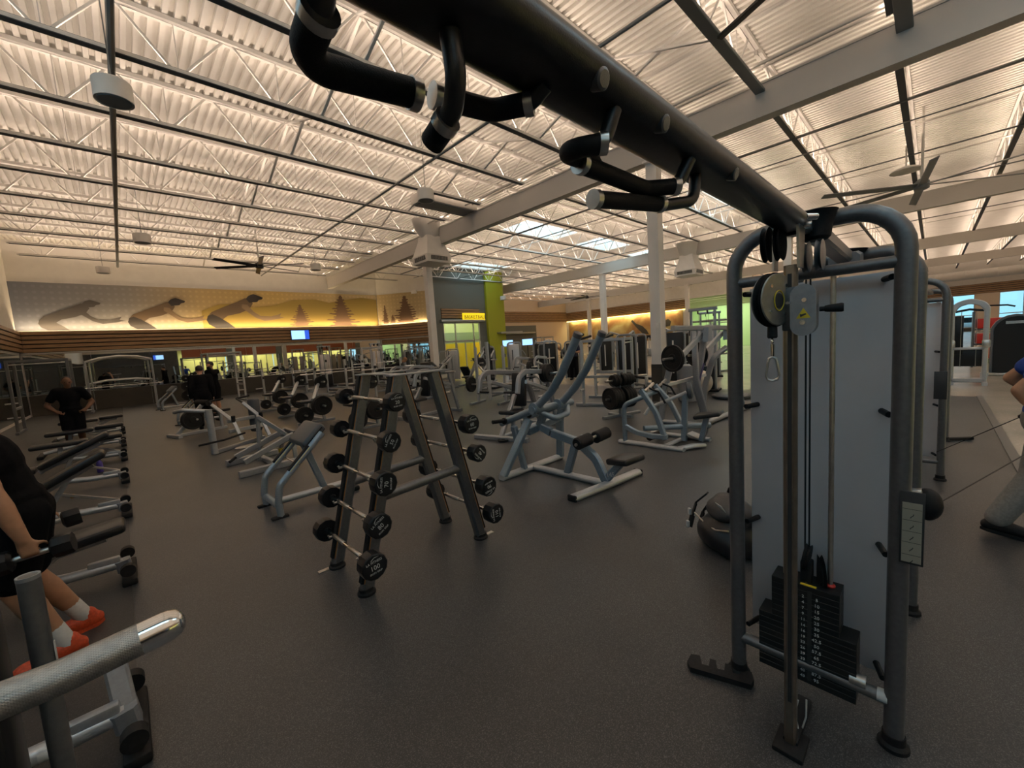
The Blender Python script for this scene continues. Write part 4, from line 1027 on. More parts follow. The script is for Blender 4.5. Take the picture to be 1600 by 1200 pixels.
for x, (y0, z0, y1, z1) in ((5.44, (2.61, .14, 2.96, .84)), (6.32, (2.78, .22, 3.18, .80))):
    la = part('lever_arm', MB().bar([(x, y0, z0), (x, (y0+y1)/2-.05, (z0+z1)/2+.02), (x, y1, z1)], .06, .075, up=(0, 1, 0), fil=.4), S, lm, True)
    part('handle', MB().tube([(x, y1, z1), (x+.1, y1-.03, z1+.03), (x+.22, y1-.16, z1-.05), (x+.24, y1-.25, z1-.22)], .015, 12, .05), M['foam'], la, True)
    part('weight_horn', MB().cyl((x, y1-.05, z1-.02), (x+.30, y1-.04, z1+.06), .023, n=12), M['steel'], la, True)
part('cross_tube', MB().oval([(5.47, 2.95, .26), (6.25, 2.30, .23)], .09, .08), S, lm, True)
part('back_strut', MB().tube([(5.70, 3.05, .42), (5.74, 3.0, .52), (5.92, 2.50, .76)], .026, 12, .05), SL, lm, True)
part('pad_upright', MB().bar([(5.92, 2.55, .03), (5.92, 2.52, .74)], .06, .08, up=(0, 1, 0)), S, lm, True)
part('back_pad', MB().lathe((5.93, 2.50, .78), (.35, -.93, .12), [(.02, 0), (.10, .004), (.125, .02), (.125, .06), (.10, .075), (.02, .08)], 24), M['vinyl_grey'], lm, True)
part('seat_post', MB().bar([(5.92, 2.30, .06), (5.92, 2.22, .42)], .06, .07, up=(0, 1, 0)), S, lm, True)
part('seat', MB().box((5.93, 2.20, .45), (.30, .36, .06), RZ(.15) @ RX(-.2), bev=.025, seg=3), M['vinyl'], lm, True)
part('foot_roller', MB().cyl((5.62, 2.95, .09), (6.0, 2.95, .09), .05, n=16), M['foam'], lm, True)
part('floor_link', MB().oval([(5.45, 2.62, .04), (6.18, 2.60, .04)], .07, .05), SL, lm, True)
part('toe_plate', MB().box((6.02, 2.42, .10), (.22, .20, .02), RX(.3)), M['steel'], lm, True)
S = M['silver']
# ------------------------------------------------------------------ tall plate-loaded press frame
tp = root('tall_lever_machine', 'tall charcoal plate-loaded lever frame with crossbeam and two big black plates', 'exercise machine', (7.6, 2.95, 0))
G = M['charcoal']
part('crossbeam', MB().bar([(6.75, 3.05, 1.72), (7.75, 2.98, 1.70), (8.9, 2.90, 1.68)], .08, .09), S, tp, True)
for x, y in ((7.05, 3.18), (8.3, 2.92)):
    part('front_leg', MB().bar([(x, y+.28, .03), (x, y+.2, .60), (x, y+.05, 1.12), (x+.25, y-.12, 1.30)], .075, .10, up=(0, 1, 0), fil=.3), S, tp, True)
    part('rear_leg', MB().bar([(x+.75, y-.25, .03), (x+.55, y-.16, .75), (x+.62, y-.12, 1.30), (x+.72, y-.08, 1.68)], .07, .10, up=(0, 1, 0), fil=.35), S, tp, True)
part('mast', MB().bar([(7.90, 3.0, .03), (7.72, 3.08, .62), (7.90, 3.02, 1.25), (7.98, 3.0, 1.68)], .075, .11, up=(0, 1, 0), fil=.4), S, tp, True)
for x in (6.95, 8.0):
    la = part('lever_arm', MB().bar([(x+.9, 3.0, 1.58), (x, 3.08, 1.16)], .06, .10), SL, tp, True)
    part('pivot_plate', MB().prism([(-.09, -.13), (.10, -.11), (.12, .12), (-.06, .13)], frame((x+.88, 2.95, 1.57), (1, 0, 0), (0, 0, 1)), .10), S, la, True)
    for a_, b_, r_ in ((.86, 1.60, .025), (.90, 1.50, .02)): part('pivot_bolt', MB().cyl((x+a_, 2.955, b_), (x+a_, 2.93, b_), r_, n=14), M['darkbeam'], la, True)
    part('pivot_bolt', MB().cyl((x+.02, 3.04, 1.17), (x+.02, 3.0, 1.17), .02, n=14), M['darkbeam'], la, True)
    part('weight_horn', MB().cyl((x+.12, 3.12, 1.20), (x-.24, 3.22, 1.20), .024, n=14), M['steel'], la, True)
part('base_rail', MB().oval([(7.05, 3.46, .04), (7.05, 2.6, .04)], .10, .08), S, tp, True)
part('base_rail', MB().oval([(7.0, 2.72, .05), (9.2, 2.60, .05)], .10, .08), S, tp, True)
part('side_brace', MB().bar([(7.0, 3.3, .72), (8.1, 3.05, .80)], .05, .06), SL, tp, True)
part('name_strip', MB().bar([(7.66, 3.005, .66), (7.80, 2.955, 1.04)], .05, .012, up=(0, 1, 0)), mat('purple_decal', (.07, .055, .16), .5), tp, True)
add_plate((6.98, 3.16, 1.20), (-.96, .27, 0), .24, .045, 'black 45-pound plate on the left horn of the tall lever frame')
add_plate((8.03, 3.16, 1.20), (-.96, .27, 0), .24, .045, 'black plate on the right horn of the tall lever frame')
# ------------------------------------------------------------------ sports backpack
bp_ = root('backpack', 'black and grey sports backpack slumped on the floor by the cable tower', 'backpack', (3.10, 1.02, 0), -.7)
def blob(parts_, vox=.02, smooth=4):
    mb = MB()
    for q in parts_: mb.ell(*q)
    return mb
def remesh(o, vox, it=6, fac=.5):
    md = o.modifiers.new('r', 'REMESH'); md.mode = 'VOXEL'; md.voxel_size = vox; md.use_smooth_shade = True
    s_ = o.modifiers.new('s', 'SMOOTH'); s_.iterations = it; s_.factor = fac
    dg = bpy.context.evaluated_depsgraph_get(); dg.update()
    me = bpy.data.meshes.new_from_object(o.evaluated_get(dg)); old = o.data; o.modifiers.clear()
    nm = old.name; mt_ = [m_ for m_ in old.materials]; o.data = me; bpy.data.meshes.remove(old); me.name = nm
    me.materials.clear()
    for m_ in mt_: me.materials.append(m_)
    for p in me.polygons: p.use_smooth = True
    return o
bd = MB().ell((0, 0, .14), (.17, .23, .145)).ell((.04, .0, .25), (.14, .19, .15)).ell((-.08, .02, .12), (.12, .2, .115)).box((0, 0, .09), (.28, .42, .17), bev=.06, seg=3)
remesh(part('bag_body', bd, M['vinyl'], bp_), .018)
tpz = MB().ell((-.06, -.02, .325), (.10, .15, .075), RY(-.5)).ell((.0, .0, .375), (.08, .13, .05))
remesh(part('front_pocket', tpz, mat('grey_bag_fabric', (.05, .048, .048), .5, 0, .15, 60), bp_), .014)
part('zip', MB().tube([(-.16, .19, .22), (-.15, .05, .19), (-.15, -.08, .20), (-.12, -.19, .24)], .006, 8, .05), M['steel'], bp_)
part('strap', MB().bar([(-.04, .21, .36), (-.10, .27, .27), (-.13, .28, .16), (-.16, .27, .07)], .045, .012, fil=.05), M['rubber'], bp_)
part('strap', MB().bar([(.02, .24, .30), (-.02, .31, .17), (-.06, .31, .05)], .04, .012, fil=.05), M['rubber'], bp_)
part('buckle', MB().box((-.15, .285, .19), (.02, .03, .05), bev=.004).box((-.17, .28, .09), (.02, .03, .05), bev=.004), M['ink'], bp_)
part('carry_loop', MB().tube([(.03, -.05, .42), (.03, -.03, .46), (.03, .03, .46), (.03, .05, .42)], .010, 10, .02), M['rubber'], bp_)
part('pocket_label', MB().box((-.12, -.10, .375), (.004, .07, .06), RY(-.6)), M['ink'], bp_)
# ------------------------------------------------------------------ knurled pull bar at lower left, held by an upright
kb = root('pull_bar_stand', 'knurled steel pull bar with chrome end, closest thing at lower left', 'handle bar', (-.6, .55, 0))
hp = [(-.62, .56, 1.31), (-.30, .555, 1.333), (-.13, .55, 1.345), (-.07, .548, 1.345), (.0, .548, 1.352)]
P_ = fillet(hp, .12)
kn = mat('knurled_steel', (.42, .40, .37), .38, .9, .12, 120)
nt = kn.node_tree; bs = nt.nodes['Principled BSDF']; tc = nt.nodes.new('ShaderNodeTexCoord')
w1 = nt.nodes.new('ShaderNodeTexWave'); w1.inputs['Scale'].default_value = 200; w1.bands_direction = 'DIAGONAL'
w2 = nt.nodes.new('ShaderNodeTexWave'); w2.inputs['Scale'].default_value = 200; w2.bands_direction = 'DIAGONAL'
mpp = nt.nodes.new('ShaderNodeMapping'); mpp.inputs['Scale'].default_value = (-1, 1, 1)
nt.links.new(tc.outputs['Object'], w1.inputs[0]); nt.links.new(tc.outputs['Object'], mpp.inputs[0]); nt.links.new(mpp.outputs[0], w2.inputs[0])
mm = nt.nodes.new('ShaderNodeMath'); mm.operation = 'MAXIMUM'; nt.links.new(w1.outputs['Fac'], mm.inputs[0]); nt.links.new(w2.outputs['Fac'], mm.inputs[1])
bb = nt.nodes.new('ShaderNodeBump'); bb.inputs['Strength'].default_value = .45; bb.inputs['Distance'].default_value = .0006
nt.links.new(mm.outputs[0], bb.inputs['Height']); nt.links.new(bb.outputs[0], bs.inputs['Normal'])
part('knurled_bar', MB().tube(P_[:-1]+[(-.012, .548, 1.3506)], .0155, 28), kn, kb, True)
dd = (Vector(hp[-1])-Vector(hp[-2])).normalized()
part('chrome_end', MB().lathe((-.016, .548, 1.3500), dd, [(.0158, 0), (.0158, .018), (.015, .024), (.0128, .030), (.0085, .034), (.003, .0355)], 28), M['chrome'], kb, True)
part('upright', MB().tube([(-.62, .56, 0), (-.62, .56, 1.38)], .035, 16), M['silver'], kb, True)
part('stand_foot', MB().box((-.62, .56, .012), (.4, .4, .024), bev=.008), M['rubber'], kb, True)
# ------------------------------------------------------------------ adjustable benches in a row along the mat seam (feet at the seam)
def bench(y, back, seat, label, flip=False, x0=-.13, handle=True):
    """low end at x0, body running towards -X; back = (inner x,z, outer x,z) pad line"""
    o = root('adjustable_bench', label, 'exercise bench', (x0, y, 0))
    f = MB().box((0, 0, .03), (.09, .50, .05), bev=.012)
    part('front_foot', f, M['rubber'], o)
    part('front_post', MB().bar([(-.02, 0, .05), (-.03, 0, .14)], .09, .09, up=(1, 0, 0)), S, o)
    for s_ in (-1, 1): part('axle_wheel', MB().cyl((.0, s_*.24, .12), (.0, s_*.18, .12), .045, n=18), M['rubber'], o)
    part('spine', MB().tube([(-.03, 0, .11), (-.32, 0, .12), (-.62, 0, .16), (-1.15, 0, .08)], .036, 14, .15), SL, o)
    part('gusset', MB().box((-.13, 0, .13), (.18, .05, .10), bev=.01), S, o)
    part('rear_foot', MB().box((-1.18, 0, .035), (.09, .56, .07), bev=.015), M['rubber'], o)
    (xa, za, xb, zb) = back
    d = Vector((xb-xa, 0, zb-za)); L = d.length; d.normalize(); rot = Matrix((d, Vector((0, 1, 0)), Vector((-d.z, 0, d.x)))).transposed()
    if rot[2][2] < 0: rot = rot @ RX(math.pi)
    part('back_pad', MB().box(((xa+xb)/2, 0, (za+zb)/2), (L, .28, .075), rot, bev=.03, seg=3), M['vinyl'], o)
    part('pad_frame', MB().bar([Vector((xa, 0, za-.06)), Vector((xb, 0, zb-.06))-d*.12], .06, .05), S, o)
    (xc, zc, xd, zd) = seat
    d2 = Vector((xd-xc, 0, zd-zc)); L2 = d2.length; d2.normalize(); rot2 = Matrix((d2, Vector((0, 1, 0)), Vector((-d2.z, 0, d2.x)))).transposed()
    if rot2[2][2] < 0: rot2 = rot2 @ RX(math.pi)
    part('seat_pad', MB().box(((xc+xd)/2, 0, (zc+zd)/2), (L2, .28, .075), rot2, bev=.03, seg=3), M['vinyl'], o)
    mx, mz = xa+(xb-xa)*.45, za+(zb-za)*.45
    part('strut', MB().bar([(mx, 0, mz-.05), (-.62, 0, .15)], .045, .05, up=(1, 0, 0)), S, o)
    part('seat_post', MB().bar([((xc+xd)/2, 0, (zc+zd)/2-.04), (-.78, 0, .12)], .05, .06, up=(1, 0, 0)), S, o)
    if handle:
        part('ladder_rail', MB().bar([(-.05, .06, .16), (-.50, .06, .36)], .018, .03), M['steel'], o)
        part('pull_pin', MB().cyl((-.40, .09, .30), (-.40, .13, .30), .02, n=14), mat('amber_knob', (.5, .22, .01), .4), o)
    return o
nb_ = bench(2.45, (-.45, .42, -1.15, .42), (-1.15, .42, -1.45, .45), 'nearest bench at lower left, mostly hidden behind the knurled bar', handle=False)
part('foot_sticker', MB().lathe((-.20, 0, .115), (-1, 0, .03), [(.0365, 0), (.0365, .035)], 18, cap=False).lathe((-.245, 0, .116), (-1, 0, .03), [(.0365, 0), (.0365, .035)], 18, cap=False), M['ink'], nb_)
part('front_riser', MB().bar([(-.02, .0, .05), (-.05, .16, .38)], .07, .08, up=(1, 0, 0)), S, nb_)
bench(4.40, (-.62, .345, .02, .42), (-.66, .34, -1.0, .36), 'flat black bench beside the man in orange shoes', handle=False)
bench(6.35, (-.62, .46, -.10, .74), (-.66, .42, -1.0, .36), 'inclined bench with blue sheen, second up the row from the orange shoes')
bench(8.25, (-.80, .40, -.10, .74), (-.82, .38, -1.1, .36), 'inclined bench with long black pad, third up the row')
bench(10.3, (-.40, .44, .02, .46), (-.42, .44, -1.1, .44), 'low flat bench fourth up the mat seam, beyond the inclined pair')
bench(12.2, (-.40, .46, .04, .47), (-.42, .44, -1.1, .44), 'low flat bench fifth up the mat seam')
bench(14.6, (-.40, .46, .04, .47), (-.42, .44, -1.1, .44), 'low flat bench sixth up the mat seam, past the standing man')
bt = root('spray_bottle', 'white and purple spray bottle standing by the third bench', 'bottle', (-.42, 9.35, .006))
part('bottle_body', MB().lathe((0, 0, 0), (0, 0, 1), [(.035, 0), (.04, .01), (.04, .15), (.015, .2), (.015, .22)], 16), mat('purple_bottle', (.08, .05, .3), .4), bt)
part('trigger_head', MB().box((.02, 0, .245), (.09, .03, .05), bev=.01), M['ink'], bt)
# dark post with cut top beside the man's legs (dip stand horn)
ds = root('dumbbell_stand', 'grey steel tube stand at the left edge in front of the man', 'stand', (-.205, 1.42, 0))
part('tube', MB().tube([(0, 0, 0), (0, 0, 1.17)], .0195, 18), M['charcoal'], ds)
part('tube_mouth', MB().lathe((0, 0, 1.168), (0, 0, 1), [(.013, .0), (.017, .003), (.0200, .003), (.0200, -.006)], 18), M['silver'], ds)
part('stand_base', MB().box((-.12, 0, .015), (.36, .3, .03), bev=.008), M['rubber'], ds)
part('black_shroud', MB().box((-.155, .0, .62), (.20, .16, 1.0), bev=.03), M['shroud'], ds)
part('label_strip', MB().box((.0205, -.002, .95), (.002, .012, .10)), M['ink'], ds)

# ------------------------------------------------------------------ generic machines for the middle of the hall
def leg_press(loc, rz, label, sc_=1):
    o = root('leg_press', label, 'exercise machine', loc, rz)
    for y in (-.28, .28):
        part('sled_rail', MB().bar([(-.2, y, .15), (1.25, y, 1.42)], .06, .07), M['silver_light'], o)
        part('floor_rail', MB().bar([(-.9, y, .04), (1.3, y, .04)], .07, .07), S, o)
        part('rear_post', MB().bar([(1.12, y, .04), (1.12, y, 1.3)], .07, .07, up=(1, 0, 0)), S, o)
        part('weight_horn', MB().cyl((.75, y*1.1, 1.02), (.75, y*1.1+(.4 if y > 0 else -.4), 1.02), .025, n=12), M['steel'], o)
    part('sled', MB().box((.72, 0, 1.0), (.10, .50, .10), bev=.02), S, o)
    part('foot_plate', MB().box((.45, 0, .95), (.04, .60, .55), RY(-.75), bev=.01), M['charcoal'], o)
    part('back_pad', MB().box((-.62, 0, .52), (.10, .42, .75), RY(-.55), bev=.04), M['vinyl'], o)
    part('seat_pad', MB().box((-.35, 0, .22), (.40, .42, .10), RY(-.15), bev=.04), M['vinyl'], o)
    part('cross_member', MB().bar([(1.12, -.28, 1.25), (1.12, .28, 1.25)], .06, .06), S, o)
    return o
def lever_press(loc, rz, label):
    """plate-loaded press: two low base skids, raked struts, long level lever beams with bent ends"""
    o = root('lever_press', label, 'exercise machine', loc, rz)
    part('base_skid', MB().bar([(-.62, -.55, .04), (-.62, .55, .04)], .09, .08), S, o)
    part('base_skid', MB().bar([(.78, -.45, .04), (.78, .45, .04)], .09, .08), S, o)
    part('base_spine', MB().bar([(-.62, 0, .04), (.78, 0, .04)], .08, .08), S, o)
    part('front_strut', MB().bar([(.78, 0, .04), (.35, 0, .95)], .08, .09, up=(1, 0, 0)), S, o)
    part('rear_strut', MB().bar([(-.62, 0, .04), (-.1, 0, .72)], .07, .08, up=(1, 0, 0)), S, o)
    part('seat_post', MB().bar([(-.22, 0, .06), (-.22, 0, .40)], .07, .07, up=(1, 0, 0)), S, o)
    part('seat', MB().box((-.24, 0, .44), (.36, .34, .07), bev=.03), M['vinyl'], o)
    part('back_pad', MB().box((.06, 0, .80), (.09, .30, .62), RY(.12), bev=.035), M['vinyl'], o)
    for s in (-1, 1):
        la = part('lever_arm', MB().bar([(.55, s*.34, 1.08), (-.35, s*.40, 1.16), (-.55, s*.40, 1.08), (-.62, s*.40, .82)], .065, .085, fil=.14), S, o)
        part('raked_link', MB().bar([(.62, s*.34, .72), (-.30, s*.38, .98)], .05, .065), SL, la)
        part('rear_upright', MB().bar([(.78, s*.36, .06), (.52, s*.34, 1.10)], .06, .08, up=(1, 0, 0)), S, la)
        part('handle', MB().tube([(-.62, s*.40, .84), (-.66, s*.28, .84), (-.66, s*.16, .84)], .017, 10, .05), M['foam'], la)
        part('weight_horn', MB().cyl((.40, s*.38, 1.05), (.40, s*.72, 1.07), .024, n=12), M['steel'], la)
    return o
def horn_station(loc, rz, label, bigr, smallr, upr):
    """long low machine whose weight horns face the room: floor bar, post, diagonal tube"""
    o = root('plate_station', label, 'exercise machine', loc, rz)
    part('base_bar', MB().bar([(-.48, 0, .035), (.42, 0, .035)], .07, .06), S, o)
    part('base_spine', MB().bar([(.20, 0, .035), (.20, 1.25, .035)], .07, .06), S, o)
    part('post', MB().bar([(.18, .02, .04), (.12, .05, .52)], .07, .08, up=(0, 1, 0)), SL, o)
    part('diagonal_tube', MB().tube([(-.05, .05, .58), (.45, .80, .98)], .042, 14), SL, o)
    part('rear_post', MB().bar([(.20, 1.2, .04), (.45, .85, 1.0)], .07, .07, up=(0, 1, 0)), S, o)
    part('seat', MB().box((.10, 1.0, .46), (.34, .40, .07), bev=.03), M['vinyl'], o)
    part('seat_post', MB().bar([(.16, 1.05, .04), (.12, 1.02, .43)], .06, .06, up=(0, 1, 0)), S, o)
    part('weight_horn', MB().cyl((.12, .08, .42), (.12, -.26, .42), .024, n=12), M['steel'], o)
    part('low_horn', MB().cyl((-.32, .15, .24), (-.32, -.22, .24), .022, n=12).bar([(-.32, .1, .24), (.15, .1, .24)], .05, .05), M['steel'], o)
    part('upper_horn', MB().cyl((.45, .80, .96), (.45, .45, .98), .022, n=12), M['steel'], o)
    c_, s_ = math.cos(rz), math.sin(rz)
    W = lambda x, y, z: (loc[0]+x*c_-y*s_, loc[1]+x*s_+y*c_, z)
    dv = (s_, -c_, 0)
    return o, W, dv
def olympic(loc, rz, label, h=1.25, bar=True, wide=1.15, back=None, plates=0):
    o = root('olympic_bench', label, 'exercise bench', loc, rz)
    for s in (-1, 1):
        u = part('upright', MB().bar([(s*wide/2, 0, .04), (s*wide/2, 0, h)], .075, .075, up=(1, 0, 0)), SL, o)
        part('bar_catch', MB().box((s*wide/2, -.07, h-.28), (.05, .12, .10), bev=.015), M['darkbeam'], u)
        part('weight_peg', MB().cyl((s*wide/2, .03, .55), (s*(wide/2+.28), .03, .55), .023, n=12), M['steel'], u)
        part('side_foot', MB().bar([(s*wide/2, -.35, .035), (s*wide/2, .45, .035)], .075, .06), S, o)
    part('cross_tie', MB().bar([(-wide/2, .05, .30), (wide/2, .05, .30)], .06, .06), S, o)
    part('spine', MB().bar([(0, 0, .20), (0, -1.2, .20)], .07, .06), S, o)
    part('front_foot', MB().bar([(-.28, -1.2, .035), (.28, -1.2, .035)], .07, .06), S, o)
    part('front_post', MB().bar([(0, -1.2, .04), (0, -1.2, .38)], .07, .07, up=(1, 0, 0)), S, o)
    if back is None: part('bench_pad', MB().box((0, -.58, .43), (.28, 1.2, .08), bev=.03), M['vinyl'], o)
    else:
        part('back_pad', MB().box((0, -.38, .70), (.28, .80, .08), RX(-back), bev=.03), M['vinyl'], o)
        part('seat_pad', MB().box((0, -.86, .44), (.28, .36, .08), RX(.1), bev=.03), M['vinyl'], o)
        part('back_post', MB().bar([(0, -.35, .22), (0, -.30, .62)], .06, .06, up=(0, 1, 0)), S, o)
    return o
def olympic_bar(loc, rz, label):
    o = root('olympic_barbell', label, 'barbell', loc, rz)
    part('shaft', MB().cyl((-.68, 0, 0), (.68, 0, 0), .014, n=12), M['chrome'], o)
    for s in (-1, 1):
        part('sleeve', MB().lathe((s*.68, 0, 0), (s, 0, 0), [(.03, 0), (.03, .02), (.025, .025), (.025, .42), (.02, .425)], 14), M['chrome'], o)
    return o
def selector(loc, rz, label, h=1.65, style=0, shroud='shroud'):
    """selectorised machine: weight-stack tower with shroud, frame arm, seat, back pad, handles"""
    o = root('selector_machine', label, 'exercise machine', loc, rz)
    part('stack_shroud', MB().box((-.02, .52, h/2), (.50, .22, h-.14), bev=.03), M[shroud], o)
    part('rear_stripe', MB().box((.05, .632, h*.5), (.05, .006, h*.62)), M['ink' if shroud == 'shroud' else 'darkink'], o)
    part('tower_frame', MB().bar([(-.32, .52, .03), (-.32, .52, h), (.28, .52, h), (.28, .52, .03)], .07, .10, up=(0, 1, 0), fil=.12), S, o)
    part('stack_window', MB().box((0, .415, h*.42), (.05, .01, h*.6)), M['ink' if shroud == 'shroud' else 'darkink'], o)
    part('base_bar', MB().bar([(0, .5, .04), (0, -.75, .04)], .08, .08), S, o)
    part('front_foot', MB().bar([(-.32, -.75, .035), (.32, -.75, .035)], .08, .07), S, o)
    part('seat_post', MB().bar([(0, -.32, .05), (0, -.32, .42)], .08, .08, up=(1, 0, 0)), S, o)
    part('seat', MB().box((0, -.34, .47), (.40, .40, .08), bev=.035), M['vinyl'], o)
    part('back_pad', MB().box((0, -.08, .86), (.36, .09, .66), RX(-.12), bev=.035), M['vinyl'], o)
    part('back_frame', MB().bar([(0, .05, .05), (0, .02, 1.15), (0, .45, h-.05)], .07, .08, up=(0, 1, 0), fil=.15), S, o)
    for s in (-1, 1):
        if style == 0:
            a_ = part('press_arm', MB().bar([(s*.34, .25, 1.35), (s*.44, -.10, 1.10), (s*.40, -.52, .92)], .05, .06, fil=.15), S, o)
            part('handle', MB().tube([(s*.40, -.52, .92), (s*.40, -.55, 1.10)], .02, 10).tube([(s*.40, -.52, .92), (s*.24, -.55, .92)], .02, 10), M['foam'], a_)
        elif style == 1:
            a_ = part('pull_arm', MB().bar([(s*.12, .45, h), (s*.38, -.05, h+.12), (s*.5, -.38, h-.02)], .05, .05, fil=.15), S, o)
            part('handle', MB().tube([(s*.5, -.38, h-.02), (s*.5, -.40, h-.22)], .02, 10), M['foam'], a_)
        else:
            a_ = part('fly_arm', MB().bar([(s*.15, .1, h-.08), (s*.52, .0, h-.10), (s*.56, -.15, .95)], .055, .06, fil=.12), S, o)
            part('arm_pad', MB().box((s*.54, -.18, .98), (.09, .12, .34), bev=.035), M['vinyl'], a_)
    return o
def power_rack(loc, rz, label, h=2.0, w=1.15, d=1.1, SL=None, S=None):
    SL = SL or M['silver_light']; S = S or M['silver']
    o = root('power_rack', label, 'exercise rack', loc, rz)
    for sx in (-1, 1):
        for sy in (-1, 1):
            part('upright', MB().bar([(sx*w/2, sy*d/2, .03), (sx*w/2, sy*d/2, h)], .07, .07, up=(1, 0, 0)), SL, o)
        part('top_rail', MB().bar([(sx*w/2, -d/2, h-.03), (sx*w/2, d/2, h-.03)], .06, .07), S, o)
        part('floor_rail', MB().bar([(sx*w/2, -d/2-.2, .04), (sx*w/2, d/2+.2, .04)], .07, .07), S, o)
        part('safety_bar', MB().bar([(sx*w/2, -d/2, .72), (sx*w/2, d/2, .72)], .05, .07), M['steel'], o)
        part('weight_peg', MB().cyl((sx*w/2, d/2, .42), (sx*(w/2+.3), d/2, .42), .023, n=12).cyl((sx*w/2, d/2, .85), (sx*(w/2+.3), d/2, .85), .023, n=12), M['steel'], o)
    for sy in (-1, 1): part('cross_rail', MB().bar([(-w/2, sy*d/2, h-.03), (w/2, sy*d/2, h-.03)], .06, .07), S, o)
    part('chin_bar', MB().tube([(-w/2, -d/2, h-.12), (w/2, -d/2, h-.12)], .018, 12), M['steel'], o)
    return o
def smith(loc, rz, label):
    o = root('smith_machine', label, 'exercise rack', loc, rz)
    for s in (-1, 1):
        part('upright', MB().bar([(s*1.0, 0, .03), (s*1.0, 0, 2.1)], .08, .08, up=(1, 0, 0)), S, o)
        part('guide_rod', MB().cyl((s*.88, -.06, .12), (s*.88, -.06, 2.05), .014, n=10), M['chrome'], o)
        part('foot', MB().bar([(s*1.0, -.6, .04), (s*1.0, .5, .04)], .09, .07), S, o)
        part('rear_upright', MB().bar([(s*1.0, .45, .04), (s*1.0, .1, 1.9)], .06, .06, up=(1, 0, 0)), S, o)
    part('arched_top', MB().tube([(-1.0, 0, 2.05), (-.6, 0, 2.18), (0, 0, 2.24), (.6, 0, 2.18), (1.0, 0, 2.05)], .045, 12, .5), SL, o)
    part('arched_tie', MB().tube([(-1.0, .3, 1.15), (-.5, .3, 1.24), (.5, .3, 1.24), (1.0, .3, 1.15)], .035, 12, .4), SL, o)
    part('smith_bar', MB().cyl((-1.25, -.06, 1.0), (1.25, -.06, 1.0), .015, n=12), M['chrome'], o)
    return o
def cable_gym(loc, rz, label, h=2.25):
    o = root('cable_gym', label, 'cable machine', loc, rz)
    for s in (-1, 1):
        part('white_shroud', MB().box((s*.16, 0, h*.45), (.20, .09, h*.72), bev=.01), M['white_panel'], o)
        part('column', MB().bar([(s*.30, 0, .03), (s*.30, 0, h)], .06, .09, up=(0, 1, 0)), S, o)
        part('pulley', MB().lathe((s*.12, -.05, h-.06), (1, 0, 0), [(.03, 0), (.07, .004), (.055, .012), (.07, .02), (.03, .024)], 18), M['rubber'], o)
        part('cable', MB().cyl((s*.12, -.12, .5), (s*.12, -.12, h-.1), .004, n=6), M['cable'], o)
    part('top_beam', MB().bar([(-.36, 0, h), (.36, 0, h)], .09, .08), S, o)
    part('black_base', MB().box((0, 0, .36), (.56, .24, .66), bev=.02), M['shroud'], o)
    part('foot_frame', MB().bar([(-.4, 0, .03), (.4, 0, .03)], .5, .06), M['rubber'], o)
    return o
def cardio(loc, rz, label, kind=0):
    if kind == 0:
        o = root('treadmill', label, 'treadmill', loc, rz)
        part('deck', MB().box((0, 0, .14), (.80, 1.7, .18), bev=.03), M['shroud'], o)
        part('belt', MB().box((0, .0, .235), (.54, 1.5, .01)), M['rubber'], o)
        for s in (-1, 1):
            part('mast', MB().bar([(s*.38, .70, .2), (s*.38, .60, 1.25)], .06, .10, up=(0, 1, 0)), S, o)
            part('handrail', MB().tube([(s*.38, .62, 1.1), (s*.38, .10, 1.0)], .025, 10), M['rubber'], o)
        c_ = part('console', MB().box((0, .62, 1.32), (.80, .10, .30), RX(-.4), bev=.03), M['shroud'], o)
        part('console_screen', MB().box((0, .558, 1.335), (.44, .006, .20), RX(-.4)), M['screen'], c_)
    else:
        o = root('elliptical_trainer', label, 'cross trainer', loc, rz)
        part('drive_housing', MB().box((0, .55, .35), (.34, .7, .6), bev=.1, seg=3), M['silver'], o)
        part('base', MB().bar([(0, .9, .05), (0, -.9, .05)], .12, .08), S, o)
        part('mast', MB().bar([(0, .55, .5), (0, .45, 1.5)], .08, .10, up=(0, 1, 0)), S, o)
        for s in (-1, 1):
            part('pedal_arm', MB().bar([(s*.16, .5, .30+.1*s), (s*.16, -.6, .22)], .07, .06), M['shroud'], o)
            part('swing_handle', MB().tube([(s*.26, .35, .55), (s*.28, .45, 1.1), (s*.24, .30, 1.6)], .022, 10, .15), S, o)
        part('console', MB().box((0, .40, 1.55), (.36, .08, .28), RX(-.3), bev=.03), M['shroud'], o)
    return o
# ---- the left chain
tr = root('hack_press', 'long low grey plate machine on two floor beams behind the preacher bench', 'exercise machine', (1.3, 7.0, 0))
part('floor_beam', MB().bar([(1.03, 7.72, .05), (1.78, 7.86, .05)], .08, .10), S, tr, True)
part('floor_beam', MB().bar([(1.03, 6.74, .05), (1.80, 6.84, .05)], .08, .10), S, tr, True)
part('floor_tie', MB().bar([(1.50, 7.8, .05), (1.54, 6.8, .05)], .07, .08), S, tr, True)
part('sled_rail', MB().bar([(1.07, 7.12, .24), (1.80, 7.22, .50)], .045, .08), S, tr, True)
part('sled_rail', MB().bar([(1.12, 6.80, .20), (1.82, 6.90, .46)], .045, .08), S, tr, True)
part('raked_strut', MB().bar([(1.42, 7.1, .78), (1.74, 7.0, .46)], .045, .06), S, tr, True)
part('raked_strut', MB().bar([(1.42, 7.12, .80), (1.38, 7.2, .10)], .05, .06, up=(0, 1, 0)), S, tr, True)
part('sled_tie', MB().bar([(1.80, 7.25, .50), (1.84, 6.86, .48)], .06, .07), M['charcoal'], tr, True)
part('foot_deck', MB().box((1.60, 7.05, .34), (.30, .36, .025), RY(-.35)), M['charcoal'], tr, True)
